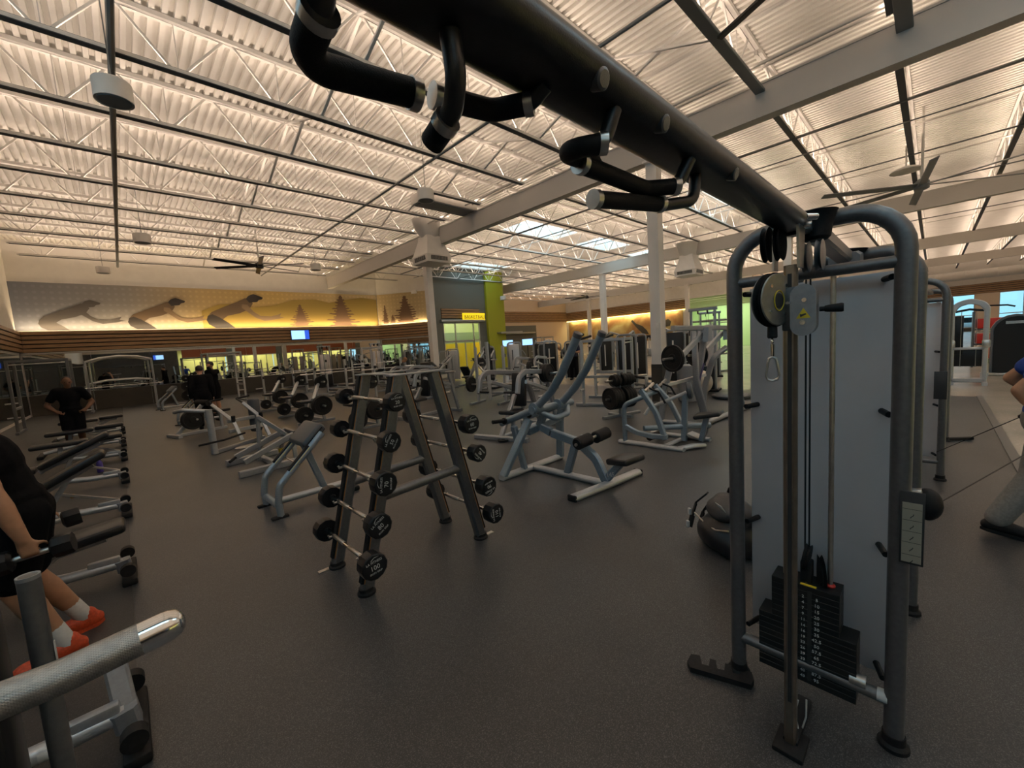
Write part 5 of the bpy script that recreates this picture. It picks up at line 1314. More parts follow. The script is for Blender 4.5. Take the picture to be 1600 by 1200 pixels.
part('rear_leg', MB().bar([(1.78, 7.3, .48), (1.78, 7.6, .08)], .05, .06, up=(1, 0, 0)), S, tr, True)
part('rear_leg', MB().bar([(1.80, 6.88, .46), (1.80, 6.85, .08)], .05, .06, up=(1, 0, 0)), S, tr, True)
part('front_peg', MB().cyl((1.07, 7.1, .24), (.98, 7.04, .20), .02, n=12), M['rubber'], tr, True)
part('amber_stop', MB().box((1.66, 7.02, .22), (.08, .07, .07), bev=.01), M['yellow'], tr, True)
rw = root('row_machine', 'plate-loaded row machine with pale leaning post and tall black chest pad', 'exercise machine', (1.5, 9.4, 0))
part('leaning_post', MB().tube([(1.05, 8.95, .02), (1.04, 8.95, .83)], .055, 16), SL, rw, True)
part('post_head', MB().tube([(1.04, 8.95, .80), (.70, 9.10, .86), (.62, 9.6, .80)], .035, 14, .1), SL, rw, True)
part('floor_spine', MB().bar([(1.05, 8.98, .04), (2.0, 9.75, .04)], .08, .07), S, rw, True)
part('chest_pad', MB().box((1.86, 9.58, .55), (.20, .16, .68), RZ(.6), bev=.05, seg=3), M['vinyl_grey'], rw, True)
part('pad_post', MB().bar([(1.92, 9.66, .05), (1.92, 9.66, .62)], .07, .08, up=(1, 0, 0)), S, rw, True)
for s, x0 in ((0, 1.22), (1, 1.68)):
    la = part('lever_arm', MB().bar([(x0, 9.85-.3*s, .82), (x0+.22, 9.30, .52), (x0+.30, 9.15, .15)], .06, .08, up=(0, 1, 0), fil=.06), SL, rw, True)
    part('handle', MB().tube([(x0, 9.85-.3*s, .82), (x0-.05, 9.9, .90), (x0+.2, 10.0, .92)], .018, 10, .04), M['foam'], la, True)
    part('rubber_stop', MB().cyl((x0+.22, 9.28, .50), (x0+.22, 9.27, .62), .035, n=14), M['rubber'], la, True)
part('cross_tie', MB().bar([(1.35, 9.35, .52), (1.98, 9.55, .52)], .05, .07), SL, rw, True)
part('cross_tie', MB().bar([(1.35, 9.30, .33), (1.98, 9.50, .33)], .05, .07), SL, rw, True)
part('grip_bar', MB().tube([(.82, 8.80, .24), (1.2, 8.83, .26), (1.55, 9.0, .30)], .018, 10, .08), M['foam'], rw, True)
part('foot_pan', MB().ell((1.55, 8.85, .06), (.22, .14, .035)), M['steel'], rw, True)
sc2 = root('seated_calf_machine', 'small calf machine with round black plates, right of the man seen from behind', 'exercise machine', (1.1, 12.2, 0), .3)
part('base', MB().bar([(-.4, 0, .035), (.7, 0, .035)], .08, .07), SL, sc2); part('cross_foot', MB().bar([(-.4, -.3, .035), (-.4, .3, .035)], .08, .07), SL, sc2)
part('raked_post', MB().bar([(-.35, 0, .05), (.25, 0, .70)], .06, .08, up=(1, 0, 0)), SL, sc2); part('seat', MB().box((.6, 0, .48), (.34, .34, .07), bev=.03), M['vinyl'], sc2)
part('seat_post', MB().bar([(.6, 0, .05), (.6, 0, .45)], .06, .06, up=(1, 0, 0)), SL, sc2)
part('thigh_pad', MB().cyl((.25, -.28, .72), (.25, .28, .72), .07, n=16), M['foam'], sc2); part('weight_horn', MB().cyl((-.05, -.35, .38), (-.05, .12, .38), .022, n=12), M['steel'], sc2)
GP = 'plates on the left calf machine'
stack_plates((-.05+1.1, 11.95, .38), (.3, -.95, 0), (.225, .225), .045, 'black round plate on the small calf machine near the man in the black hoodie', GP)
# ---- horn stations with plates
hs = [((3.42, 10.72, 0), .06, .245, .21, .16, 'second plate station from the barbell rack, wide black plates'),
      ((3.50, 12.75, 0), .06, .225, .17, .15, 'third plate station beyond the barbell rack'),
      ((3.55, 14.95, 0), .06, .225, .15, .14, 'fourth plate station, farthest toward the mirrors'),
      ((3.85, 8.60, 0), .06, .25, .20, .16, 'plate station straight behind the barbell rack, glimpsed between its posts')]
for i, (lc, rz, a, b_, c_, lab) in enumerate(hs):
    o, W, dv = horn_station(lc, rz, lab, a, b_, c_)
    nm = ('second', 'third', 'fourth', 'first')[i]
    g = 'plates on the %s plate station' % nm
    where = ('of the second plate station from the rack', 'of the third plate station from the rack', 'of the fourth plate station, nearest the mirrors', 'of the plate station directly behind the barbell rack')[i]
    stack_plates(W(.12, .02, .42), dv, (a, a, a*.98), .045, 'big black plate on the main horn '+where, g+', main horn')
    stack_plates(W(-.32, .0, .24), dv, (b_, b_), .045, 'small black plate on the low horn '+where, g+', low horn')
    stack_plates(W(.45, .72, .97), dv, (c_, c_), .04, 'small black plate on the upper horn '+where, g+', upper horn')
# ---- lever presses in the centre
lever_press((5.15, 5.25, 0), .22, 'long-beamed lever press standing just behind the blue-grey pulldown')
lever_press((5.35, 8.75, 0), .15, 'long-beamed lever press seen past the right legs of the barbell rack')
for p, dv, rr, lab, g in (((5.45, 5.0, 1.06), (.0, -1, 0), (.225, .225), 'black plate on the lever press behind the pulldown', 'plates on the press behind the pulldown'),
        ((4.75, 8.2, .55), (0, -1, 0), (.22,), 'black plate leaning low on the lever press behind the rack', None)):
    pass
stack_plates((5.62, 5.02, 1.06), (.2, -.98, .05), (.17, .17, .17), .05, 'small thick black plate on the horn of the lever press behind the pulldown', 'plates on the press behind the pulldown')
pf = add_plate((4.52, 5.02, .012), (0, 0, 1), .10, .03, 'small black plate lying flat on the floor left of the pulldown')
ol = olympic((7.55, 8.75, 0), 1.9, 'press bench with tall padded upright beside the near column', 1.62, wide=.9)
part('head_post', MB().bar([(0, .1, .1), (0, .1, 1.75)], .08, .10, up=(0, 1, 0)), SL, ol)
part('post_pad', MB().box((0, .03, 1.45), (.12, .05, .5), bev=.02), M['vinyl'], ol)
stack_plates((7.35, 9.35, .55), (-.3, .95, 0), (.225, .225), .045, 'black plate on the peg of the press bench by the near column', 'plates on the press bench by the column')
leg_press((8.9, 14.4, 0), -.35, 'leg press with two pale diagonal rails left of the near column')
leg_press((11.2, 14.0, 0), .3, 'leg press with dark sled right of the near column')
olympic((4.6, 18.6, 0), .1, 'flat bench-press station nearest the mirror base panel', 1.25)
olympic_bar((4.6, 18.5, 1.05), .1, 'bare chrome barbell on the flat bench by the mirrors')
olympic((6.6, 17.3, 0), .1, 'bench-press station with tall pale uprights in the back row', 1.75)
olympic_bar((6.6, 17.2, 1.10), .1, 'bare chrome barbell across the tall-upright bench')
olympic((8.6, 18.4, 0), .1, 'incline bench-press station in the back row before the angled mirror', 1.6, back=.6)
olympic_bar((8.6, 18.3, 1.2), .1, 'bare chrome barbell racked on the incline bench station')
olympic((6.0, 21.5, 0), .1, 'bench-press station farthest back, close under the mirrors', 1.5)
olympic_bar((6.0, 21.4, 1.05), .1, 'chrome barbell on the farthest bench against the mirrors')
power_rack((9.6, 21.2, 0), .1, 'open power rack standing before the mirrored wall')
smith((.0, 23.6, 0), 0, 'arched smith machine in the back left corner before the mirrors')
power_rack((-1.7, 18.5, 0), 0, 'dark power rack at the far left edge of the hall', 2.1, SL=M['charcoal'], S=M['charcoal'])
hx = root('plate_tree', 'weight tree of stacked round plates in the back left corner', 'rack', (2.0, 22.9, 0))
part('post', MB().bar([(0, 0, .03), (0, 0, 1.2)], .08, .08, up=(1, 0, 0)), S, hx); part('foot', MB().bar([(-.35, 0, .03), (.35, 0, .03)], .3, .06), S, hx)
for z in (.35, .75, 1.1): part('horn', MB().cyl((0, -.02, z), (0, -.34, z), .022, n=10), M['steel'], hx)
for z, r in ((.35, .225), (.75, .19), (1.1, .14)):
    stack_plates((2.0, 22.84, z), (0, -1, 0), (r, r), .045, 'black plate on the weight tree in the back left corner', 'plates on the corner weight tree')
# ---- the rack and plate tree right of the pulldown
power_rack((8.95, 5.75, 0), .38, 'silver half rack with crossbars left of the middle white column', 1.62, 1.35, 1.0)
hs5, W, dv = horn_station((8.05, 7.05, 0), .35, 'plate station standing left of the half rack', .2, .15, .14)
stack_plates(W(.12, .02, .42), dv, (.235, .235), .045, 'big black plate on the station left of the half rack', 'plates left of the half rack')
stack_plates(W(.45, .72, .97), dv, (.17, .17), .045, 'small black plate high on the station left of the half rack', 'upper plates left of the half rack')
pt = root('plate_tree', 'weight tree with thin post crowded with thick plates in front of the half rack', 'rack', (7.3, 4.45, 0))
part('post', MB().bar([(0, 0, .03), (0, 0, .95)], .05, .05, up=(1, 0, 0)), S, pt)
part('foot', MB().bar([(-.45, .12, .03), (.55, -.12, .03)], .07, .06), S, pt); part('foot', MB().bar([(.05, .3, .03), (-.05, -.3, .03)], .07, .06), S, pt)
for z in (.40, .76):
    part('horn', MB().cyl((-.36, .1, z), (.40, -.12, z), .022, n=10), M['steel'], pt)
stack_plates((7.33, 4.44, .40), (.9, -.28, 0), (.225, .225, .225, .225), .06, 'thick black plate on the lower right horn of the post tree', 'lower right plates of the tree')
stack_plates((7.26, 4.46, .40), (-.9, .28, 0), (.225, .225, .225, .225), .06, 'thick black plate on the lower left horn of the post tree', 'lower left plates of the tree')
stack_plates((7.33, 4.44, .76), (.9, -.28, 0), (.13, .13, .12, .12), .07, 'small thick plate on the upper right horn of the post tree', 'upper right plates of the tree')
stack_plates((7.26, 4.46, .76), (-.9, .28, 0), (.13, .12), .07, 'small plate on the upper left horn of the post tree', 'upper left plates of the tree')
ib = olympic((10.7, 5.4, 0), 2.6, 'bench with pale angled pad just left of the middle column base', .5, wide=.5)
lever_press((6.7, 11.5, 0), .25, 'lever press in the middle rows between near column and plate stations')
lever_press((10.5, 9.9, 0), .3, 'lever press standing between the half rack and the far leg press')
h6, W, dv = horn_station((10.2, 12.0, 0), .3, 'plate station between the two leg presses', .2, .15, .14)
stack_plates(W(.12, .02, .42), dv, (.225, .225, .225), .045, 'big black plate on the station between the leg presses', 'plates between the leg presses')
stack_plates(W(.45, .72, .97), dv, (.16, .16), .045, 'small black plate high on the station between the leg presses', 'upper plates between the leg presses')
olympic((5.5, 15.3, 0), .1, 'bench-press station in the front back row, left of the rack top', 1.5)
olympic_bar((5.5, 15.2, 1.06), .1, 'chrome barbell on the bench just left of the barbell rack top')
olympic((6.9, 13.6, 0), .15, 'incline press bench seen just over the barbell rack', 1.45, back=.5)
olympic_bar((6.9, 13.5, 1.10), .15, 'chrome barbell on the incline bench seen over the barbell rack')
power_rack((3.1, 20.8, 0), .05, 'slim power rack between the hoodie men and the mirrors', 2.1)
selector((11.9, 20.0, 0), .5, 'dark pulldown machine at the foot of the angled mirror', 1.7, 1)
cable_gym((8.0, 22.9, 0), .1, 'white-panelled cable gym close before the back mirrors', 2.2)
# ---- background selectorised machines and cable gyms
sel = [((13.4, 13.6, 0), 2.2, 1.72, 0, 'silver_light', 'tall silver-sided pulley machine in front of the green wall'),
       ((14.8, 12.7, 0), 2.3, 1.65, 2, 'shroud', 'black-shrouded machine right of the silver pulley machine'),
       ((14.3, 11.0, 0), 2.2, 1.6, 0, 'shroud', 'black-shrouded press machine seen between the pulldown arms'),
       ((16.4, 14.6, 0), 2.0, 1.65, 1, 'shroud', 'black pulldown machine deep in the hall below the televisions'),
       ((17.3, 11.4, 0), 2.4, 1.65, 2, 'shroud', 'wide-armed fly machine in the second row beyond the pulldown arms'),
       ((12.1, 7.2, 0), 2.3, 1.7, 1, 'shroud', 'black-shrouded machine just left of the middle white column'),
       ((15.8, 8.8, 0), 2.3, 1.7, 0, 'shroud', 'dark selector machine behind the half rack'),
       ((18.5, 8.2, 0), 2.4, 1.7, 2, 'shroud', 'wide-armed fly machine on the beige floor behind the half rack'),
       ((19.6, 12.6, 0), 2.2, 1.65, 0, 'shroud', 'far dark press machine on the beige floor'),
       ((14.2, 16.8, 0), 2.8, 1.6, 0, 'shroud', 'dark machine in front of the glazed court doors'),
       ((12.4, 17.6, 0), 2.9, 1.6, 2, 'silver', 'silver fly machine left of the court doors')]
for lc, rz, h, st_, sh, lab in sel: selector(lc, rz, lab, h, st_, sh)
cable_gym((11.6, 4.4, 0), 1.75, 'white-panelled cable gym right of the middle column')
cable_gym((15.4, 5.6, 0), 1.9, 'white-panelled cable gym farther behind the tall lever frame', 2.3)
cable_gym((10.6, 22.2, 0), .2, 'white-panelled cable gym before the angled mirror', 2.2)
selector((13.8, 6.2, 0), 2.0, 'slim dark machine between column and tall lever frame', 1.75, 1)
power_rack((17.6, 6.3, 0), 1.2, 'silver rack frame on the beige floor right of the middle column', 2.1)
power_rack((30.5, 27.0, 0), .1, 'dark brown rack frames at the far beige wall', 2.2, 2.0)
pb = solo('exercise_ball', MB().ell((0, 0, .32), (.32, .32, .32), n=24, m=16), mat('pale_ball', (.55, .5, .42), .4), 'pale exercise ball on the floor behind the middle column', 'ball', (10.9, 4.25, 0))
bd_ = solo('balance_disc', MB().lathe((0, 0, 0), (0, 0, 1), [(.3, 0), (.42, .03), (.42, .07), (.36, .1)], 30), M['vinyl_grey'], 'round dark step disc on the floor behind the tall lever frame', 'step', (10.5, 3.35, .006))
gb = solo('storage_bin', MB().lathe((0, 0, 0), (0, 0, 1), [(.22, 0), (.25, .02), (.27, .85), (.25, .87)], 20), M['silver'], 'grey round bin beside the base of the middle column', 'bin', (9.75, 4.05, .006))
# cardio on the beige floor
for i in range(5):
    cardio((25.5+1.7*i, 16.5+1.5*i, 0), 2.3, 'treadmill number %s in the row facing the far mural, counted from the hall' % ('one', 'two', 'three', 'four', 'five')[i], 0)
for i in range(4):
    cardio((27.5+1.6*i, 13.0+1.5*i, 0), 2.3, 'elliptical trainer number %s in the row before the far mural' % ('one', 'two', 'three', 'four')[i], 1)
for i in range(2):
    tv_ = root('television_stand', ('left', 'right')[i]+' lit blue television on a stand before the grey kiosk', 'television', (19.2+1.0*i, 20.2-.9*i, 0), -.9)
    part('stand_post', MB().bar([(0, 0, .03), (0, 0, 1.55)], .07, .07, up=(1, 0, 0)), M['shroud'], tv_); part('stand_foot', MB().box((0, 0, .02), (.5, .4, .04)), M['shroud'], tv_)
    part('case', MB().box((0, 0, 1.75), (.75, .05, .45), bev=.01), M['shroud'], tv_); part('screen', MB().box((0, -.03, 1.75), (.70, .006, .40)), M['screen'], tv_)
# ---- right side beyond the towers
fr_ = root('functional_trainer', 'silver arched functional trainer with chin-up bars by the window wall', 'cable machine', (14.2, -.57, 0), -math.pi/2)
for s in (-1, 1):
    part('side_column', MB().bar([(s*.26, 0, .06), (s*.27, 0, 1.75)], .09, .12, up=(0, 1, 0)), M['silver_light'], fr_)
    part('foot', MB().bar([(s*.26, -.3, .04), (s*.28, .35, .04)], .09, .08), SL, fr_)
    part('foot_bracket', MB().prism([(-.04, 0), (.04, 0), (.08, .22), (-.05, .22)], frame((s*.27-.02, .05, .06), (1, 0, 0), (0, 0, 1)), .10), SL, fr_)
    part('pulley_carriage', MB().box((s*.27, -.09, .95), (.13, .10, .18), bev=.03), M['steel'], fr_)
    part('chin_bar', MB().tube([(s*.20, 0, 1.80), (s*.55, -.05, 1.78), (s*.66, -.05, 1.74)], .018, 10), M['rubber'], fr_)
    part('cable', MB().cyl((s*.12, -.02, .4), (s*.12, -.02, 1.75), .006, n=6), M['steel'], fr_)
part('arched_head', MB().bar([(-.27, 0, 1.72), (-.2, 0, 1.86), (0, 0, 1.93), (.2, 0, 1.86), (.27, 0, 1.72)], .12, .10, up=(0, 1, 0), fil=.2), SL, fr_)
part('arched_inner', MB().bar([(-.22, .01, 1.70), (0, .01, 1.74), (.22, .01, 1.70)], .08, .05), M['shroud'], fr_)
part('cross_shelf', MB().box((0, 0, .84), (.50, .14, .06), bev=.015), SL, fr_); part('black_cover', MB().box((0, .06, .62), (.46, .08, .40), bev=.02), M['shroud'], fr_)
part('base_tie', MB().bar([(-.26, 0, .10), (.26, 0, .10)], .12, .10), SL, fr_)
part('stack', MB().box((-.16, .05, 1.15), (.16, .10, .9), bev=.01), M['shroud'], fr_)
bk = root('arched_stack_machine', 'black rounded-top weight-stack machine at the right edge by the windows', 'exercise machine', (16.4, -1.45, 0), -math.pi/2)
ot = [(-.36, .08), (.36, .08), (.36, 1.15)]+[(.36*math.cos(a), 1.15+.36*math.sin(a)) for a in [math.pi*i/12 for i in range(1, 12)]]+[(-.36, 1.15)]
part('shroud', MB().prism(ot, frame((0, .08, 0), (1, 0, 0), (0, 0, 1)), .16), M['shroud'], bk)
part('arched_frame', MB().bar([(-.38, 0, .03), (-.38, 0, 1.15)]+[(-.38*math.cos(a), 0, 1.15+.38*math.sin(a)) for a in [math.pi*i/10 for i in range(1, 10)]]+[(.38, 0, 1.15), (.38, 0, .03)], .07, .10, up=(0, 1, 0)), M['charcoal'], bk)
part('base_plate', MB().box((0, 0, .04), (.84, .34, .07), bev=.015), M['steel'], bk)
part('logo_band', MB().box((0, -.09, 1.36), (.34, .01, .07)), M['steel'], bk)
sr = root('storage_shelf', 'rack of red bins between the arched trainer and the black machine', 'shelf', (19.0, -1.35, 0), -math.pi/2)
for s in (-1, 1): part('post', MB().box((s*.5, 0, .85), (.05, .4, 1.7)), M['charcoal'], sr)
for z in (.25, .7, 1.15): part('shelf_board', MB().box((0, 0, z), (1.0, .4, .04)), M['charcoal'], sr)
for i, z in enumerate((.27, .72, 1.17)):
    b_ = solo('storage_bin', MB().box((0, 0, .16), (.5, .9, .30), bev=.03), M['red'], ('lowest', 'middle', 'top')[i]+' red bin on the shelf by the window wall', 'bin', (19.0, -1.35, z))
# ------------------------------------------------------------------ people
M['skin'] = mat('skin_tan', (.44, .23, .13), .5, 0, .08, 20); M['skin2'] = mat('skin_brown', (.20, .095, .05), .5, 0, .08, 20)
M['hair'] = mat('dark_hair', (.018, .013, .010), .6, 0, .3, 90, .4, 300); M['hair2'] = mat('sandy_hair', (.32, .16, .08), .6, 0, .3, 90)
M['blackcloth'] = mat('black_cloth', (.008, .008, .009), .8, 0, .15, 60, .2, 300, .06)
M['bluecloth'] = mat('royal_blue_cloth', (.012, .055, .30), .75, 0, .15, 60, .2, 300)
M['greycloth'] = mat('grey_sweatpants', (.23, .225, .21), .85, 0, .12, 60, .3, 300)
M['whitecloth'] = mat('white_cloth', (.62, .62, .60), .8, 0, .05, 60)
M['orange'] = mat('bright_orange_mesh', (.60, .075, .022), .55, 0, .18, 70, .5, 250)
M['purplecloth'] = mat('navy_cloth', (.02, .025, .06), .8)
M['eye'] = mat('eye_dark', (.02, .015, .01), .2)
def hand(mb, w, d, n, side, curl=.6, r=.0088):
    """palm + four bent fingers + thumb; w wrist, d along the hand, n palm normal (curl direction)"""
    w = Vector(w); d = Vector(d).normalized(); n = Vector(n); n = (n-d*n.dot(d)).normalized(); s = d.cross(n)*side
    for k in (-.026, -.009, .009, .026): mb.limb(w+d*.01+s*k*.7, .014, w+d*.085+s*k, .0125, 10)
    for k, L in ((-.028, .062), (-.0095, .076), (.0095, .080), (.028, .070)):
        p = w+d*.088+s*k; a = curl
        for seg, (f, rr) in enumerate(((.46, r), (.32, r*.93), (.24, r*.85))):
            dd = (d*math.cos(a)+n*math.sin(a)).normalized(); q = p+dd*L*f; mb.limb(p, rr, q, rr*.95, 8); p = q; a += curl*1.25
    p = w+d*.03+s*.030; q = p+(d*.5+s*.75+n*.45).normalized()*.042; mb.limb(p, .0125, q, .0105, 8)
    mb.limb(q, .0105, q+(d*.8+n*.7+s*.05).normalized()*.032, .0085, 8)
def person(label, J, shirt, pants, shoes, skin, hair, vox=.016, sleeve='short', leg='long', hairstyle='short', holds=None, face=True, curl=.6, group=None, sock=None):
    """J: joints in room coordinates: pelvis, chest, neck, head, face (direction), sh/el/wr/ha (L,R), hip/kn/an/toe (L,R), palm (L,R)"""
    V = {k: (Vector(v) if isinstance(v[0], (int, float)) else [Vector(x) for x in v]) for k, v in J.items()}
    org = Vector((V['pelvis'].x, V['pelvis'].y, 0)); T = Matrix.Translation(-org)
    fd = V['face'].normalized(); up = (V['head']-V['neck']).normalized(); sd = fd.cross(up).normalized(); fd = up.cross(sd).normalized()
    hr = Matrix((sd, fd, up)).transposed()
    spn = (V['chest']-V['pelvis']).normalized(); acr = (V['sh'][1]-V['sh'][0]).normalized(); fr2 = spn.cross(acr).normalized()*-1
    tr_ = Matrix((acr, acr.cross(spn)*-1, spn)).transposed()
    if tr_.determinant() < 0: tr_ = Matrix((acr, acr.cross(spn), spn)).transposed()
    b = MB()
    def torso(mb, g):
        mb.ell(V['chest'], (.155+g, .108+g, .19+g), tr_); mb.ell((V['chest']+V['pelvis'])/2, (.135+g, .10+g, .19+g), tr_)
        mb.limb(V['sh'][0], .062+g, V['sh'][1], .062+g, 12)
    def hips(mb, g):
        mb.ell(V['pelvis'], (.155+g, .115+g, .135+g), tr_)
        mb.limb(V['hip'][0], .085+g, V['hip'][1], .085+g)
    torso(b, 0); hips(b, 0)
    b.limb(V['neck']-up*.03, .056, V['head']-up*.04, .05)
    hc = V['head']
    b.ell(hc+up*.02, (.074, .094, .098), hr, 18, 12); b.ell(hc+fd*.022-up*.055, (.055, .066, .062), hr, 16, 10)
    if face:
        b.limb(hc+fd*.090+up*.008, .008, hc+fd*.106-up*.022, .012, 8)
        for s in (-1, 1):
            b.ell(hc+sd*s*.076-up*.005-fd*.008, (.012, .02, .03), hr, 8, 6)
            b.limb(hc+fd*.082+sd*s*.015+up*.028, .010, hc+fd*.072+sd*s*.045+up*.028, .009, 8)
        b.limb(hc+fd*.086-sd*.018-up*.055, .008, hc+fd*.086+sd*.018-up*.055, .008, 8)
    for i in (0, 1):
        sh, el, wr = V['sh'][i], V['el'][i], V['wr'][i]
        b.limb(sh, .062, el, .043); b.limb(el, .043, el+(wr-el)*.3, .046); b.limb(el+(wr-el)*.3, .046, wr, .029)
        m_ = sh+(el-sh)*.45; b.limb(m_, .056, m_+(el-sh)*.2, .052)
        hd = V['ha'][i]-wr; hand(b, wr, hd, V['palm'][i], -1 if i else 1, curl)
        hip, kn, an = V['hip'][i], V['kn'][i], V['an'][i]
        b.limb(hip, .088, kn, .057); b.limb(kn, .057, kn+(an-kn)*.35, .062); b.limb(kn+(an-kn)*.35, .06, an, .036)
        b.limb(an-Vector((0, 0, .02)), .04, V['toe'][i], .03)
    o = link('person', b.xf(T).mesh('person', skin)); o.location = org; remesh(o, vox, 4)
    tag(o, label, 'person', group)
    def cloth(name, mb, m_, v=vox, it=4): return remesh(part(name, mb.xf(T), m_, o), v, it)
    c = MB(); g = .016; torso(c, g)
    c.ell(V['pelvis']+spn*.05, (.158+g, .118+g, .10+g), tr_)
    for i in (0, 1):
        sh, el, wr = V['sh'][i], V['el'][i], V['wr'][i]
        if sleeve == 'long': c.limb(sh, .066+g, el, .05+g); c.limb(el, .05+g, el+(wr-el)*.92, .036+g)
        elif sleeve == 'short': c.limb(sh, .064+g, sh+(el-sh)*.6, .056+g)
        elif sleeve == 'tank': pass
    if sleeve == 'tank':
        c = MB(); c.ell(V['chest']-spn*.02, (.150+g, .112+g, .17+g), tr_); c.ell((V['chest']+V['pelvis'])/2, (.14+g, .105+g, .20+g), tr_); c.ell(V['pelvis']+spn*.05, (.158+g, .118+g, .10+g), tr_)
        for i in (0, 1): c.limb(V['sh'][i]*.55+V['neck']*.45, .055, V['chest'], .1)
    cloth('shirt', c, shirt)
    c = MB(); hips(c, g+.004)
    for i in (0, 1):
        hip, kn, an = V['hip'][i], V['kn'][i], V['an'][i]
        if leg == 'long': c.limb(hip, .09+g, kn, .066+g); c.limb(kn, .066+g, an+Vector((0, 0, .02)), .055+g)
        else: c.limb(hip, .092+g, hip+(kn-hip)*.85, .078+g)
    cloth('trousers' if leg == 'long' else 'shorts', c, pants)
    for i in (0, 1):
        an, toe = V['an'][i], V['toe'][i]; dr = (toe-an); dr.z = 0; dr.normalize()
        c = MB(); up_ = Vector((0, 0, 1))
        hl = an-dr*.045
        c.limb(Vector((hl.x, hl.y, an.z-.045)), .043, Vector((toe.x, toe.y, toe.z+.012)), .038)
        c.limb(an-up_*.03, .046, toe-dr*.06+up_*.022, .040); c.ell(toe-dr*.0+up_*.008, (.046, .046, .036)); c.limb(an-up_*.04-dr*.02, .047, an+up_*.0-dr*.012, .045)
        s_ = cloth('shoe', c, shoes, min(vox, .012), 3)
        sl = MB(); sid = dr.cross(up_); zz = an.z-.09
        ring = [hl-dr*.04, hl+sid*.042, toe+sid*.046-dr*.03, toe+dr*.045, toe-sid*.046-dr*.03, hl-sid*.042]
        tilt = (toe.z-.035-(an.z-.088))
        pts = fillet([Vector((p.x, p.y, 0)) for p in ring+[ring[0]]], .03, 4)
        vs = []
        Lf = max(.1, (toe-hl).dot(dr))
        for h_ in (0, .022):
            for p in pts:
                t = max(0, min(1, (p-hl).dot(dr)/Lf)); vs.append(Vector((p.x, p.y, an.z-.09+tilt*t+h_)))
        n_ = len(pts); sl.add(vs, [tuple(range(n_)), tuple(range(n_, 2*n_))]+[(k_, (k_+1) % n_, n_+(k_+1) % n_, n_+k_) for k_ in range(n_)])
        part('shoe_sole', sl.xf(T), shoes if shoes.name.startswith('bright') else M['rubber'], s_)
        if sock: part('sock', MB().limb(an-up_*.01, .044, an+(V['kn'][i]-an)*.26, .046).xf(T), sock, o)
    h_ = MB()
    if hairstyle == 'short': h_.ell(hc+up*.036-fd*.014, (.081, .096, .094), hr, 18, 12)
    elif hairstyle == 'buzz': h_.ell(hc+up*.028-fd*.014, (.0765, .094, .094), hr, 18, 12)
    if hair: part('hair', h_.xf(T), hair, o)
    if face:
        e = MB()
        for s in (-1, 1): e.ell(hc+fd*.083+sd*s*.031+up*.010, (.012, .008, .008), hr, 8, 6)
        part('eyes', e.xf(T), M['eye'], o)
    return o
def stand(x, y, h=1.75, face=(0, 1, 0), arms='down', lean=0.0, spread=.10):
    """joints for an upright figure; face gives the heading"""
    k = h/1.75; f = Vector((face[0], face[1], 0)).normalized(); r = Vector((f.y, -f.x, 0)); O = Vector((x, y, 0)); U = Vector((0, 0, 1))
    P = lambda a, b_, z: O+r*a*k+f*b_*k+U*z*k
    J = dict(pelvis=P(0, 0, .95), chest=P(0, .02+lean*.3, 1.27-lean*.06), neck=P(0, .02+lean*.5, 1.47-lean*.12), head=P(0, .05+lean*.62, 1.62-lean*.16), face=f+U*(-.25*lean),
             sh=(P(-.185, .02+lean*.45, 1.42-lean*.1), P(.185, .02+lean*.45, 1.42-lean*.1)), hip=(P(-.09, 0, .90), P(.09, 0, .90)),
             kn=(P(-spread, .03, .50), P(spread, .03, .50)), an=(P(-spread-.01, 0, .09), P(spread+.01, 0, .09)), toe=(P(-spread-.03, .17, .035), P(spread+.03, .17, .035)))
    J['an'] = tuple(Vector((p.x, p.y, .09)) for p in J['an']); J['toe'] = tuple(Vector((p.x, p.y, .035)) for p in J['toe'])
    def A(s, e, w, h_, n): return P(s*e[0], e[1], e[2]), P(s*w[0], w[1], w[2]), P(s*h_[0], h_[1], h_[2]), r*n[0]*s+f*n[1]+U*n[2]
    sets = {'down': ((.23, .0, 1.12), (.24, .05, .86), (.24, .07, .77), (-1, 0, 0)), 'akimbo': ((.36, -.02, 1.12), (.24, .08, .98), (.19, .12, .95), (-.5, -.6, -.3)),
            'face': ((.30, .22, 1.36), (.12, .22, 1.56), (.05, .16, 1.62), (0, -1, 0)), 'fold': ((.25, .08, 1.14), (.06, .24, 1.17), (-.02, .25, 1.19), (0, -1, 0)),
            'fwd': ((.24, .10, 1.15), (.20, .36, 1.10), (.19, .45, 1.10), (0, 0, -1))}
    a = arms if isinstance(arms, tuple) else (arms, arms)
    L = A(-1, *sets[a[0]]); R_ = A(1, *sets[a[1]])
    J['el'] = (L[0], R_[0]); J['wr'] = (L[1], R_[1]); J['ha'] = (L[2], R_[2]); J['palm'] = (L[3], R_[3])
    return J
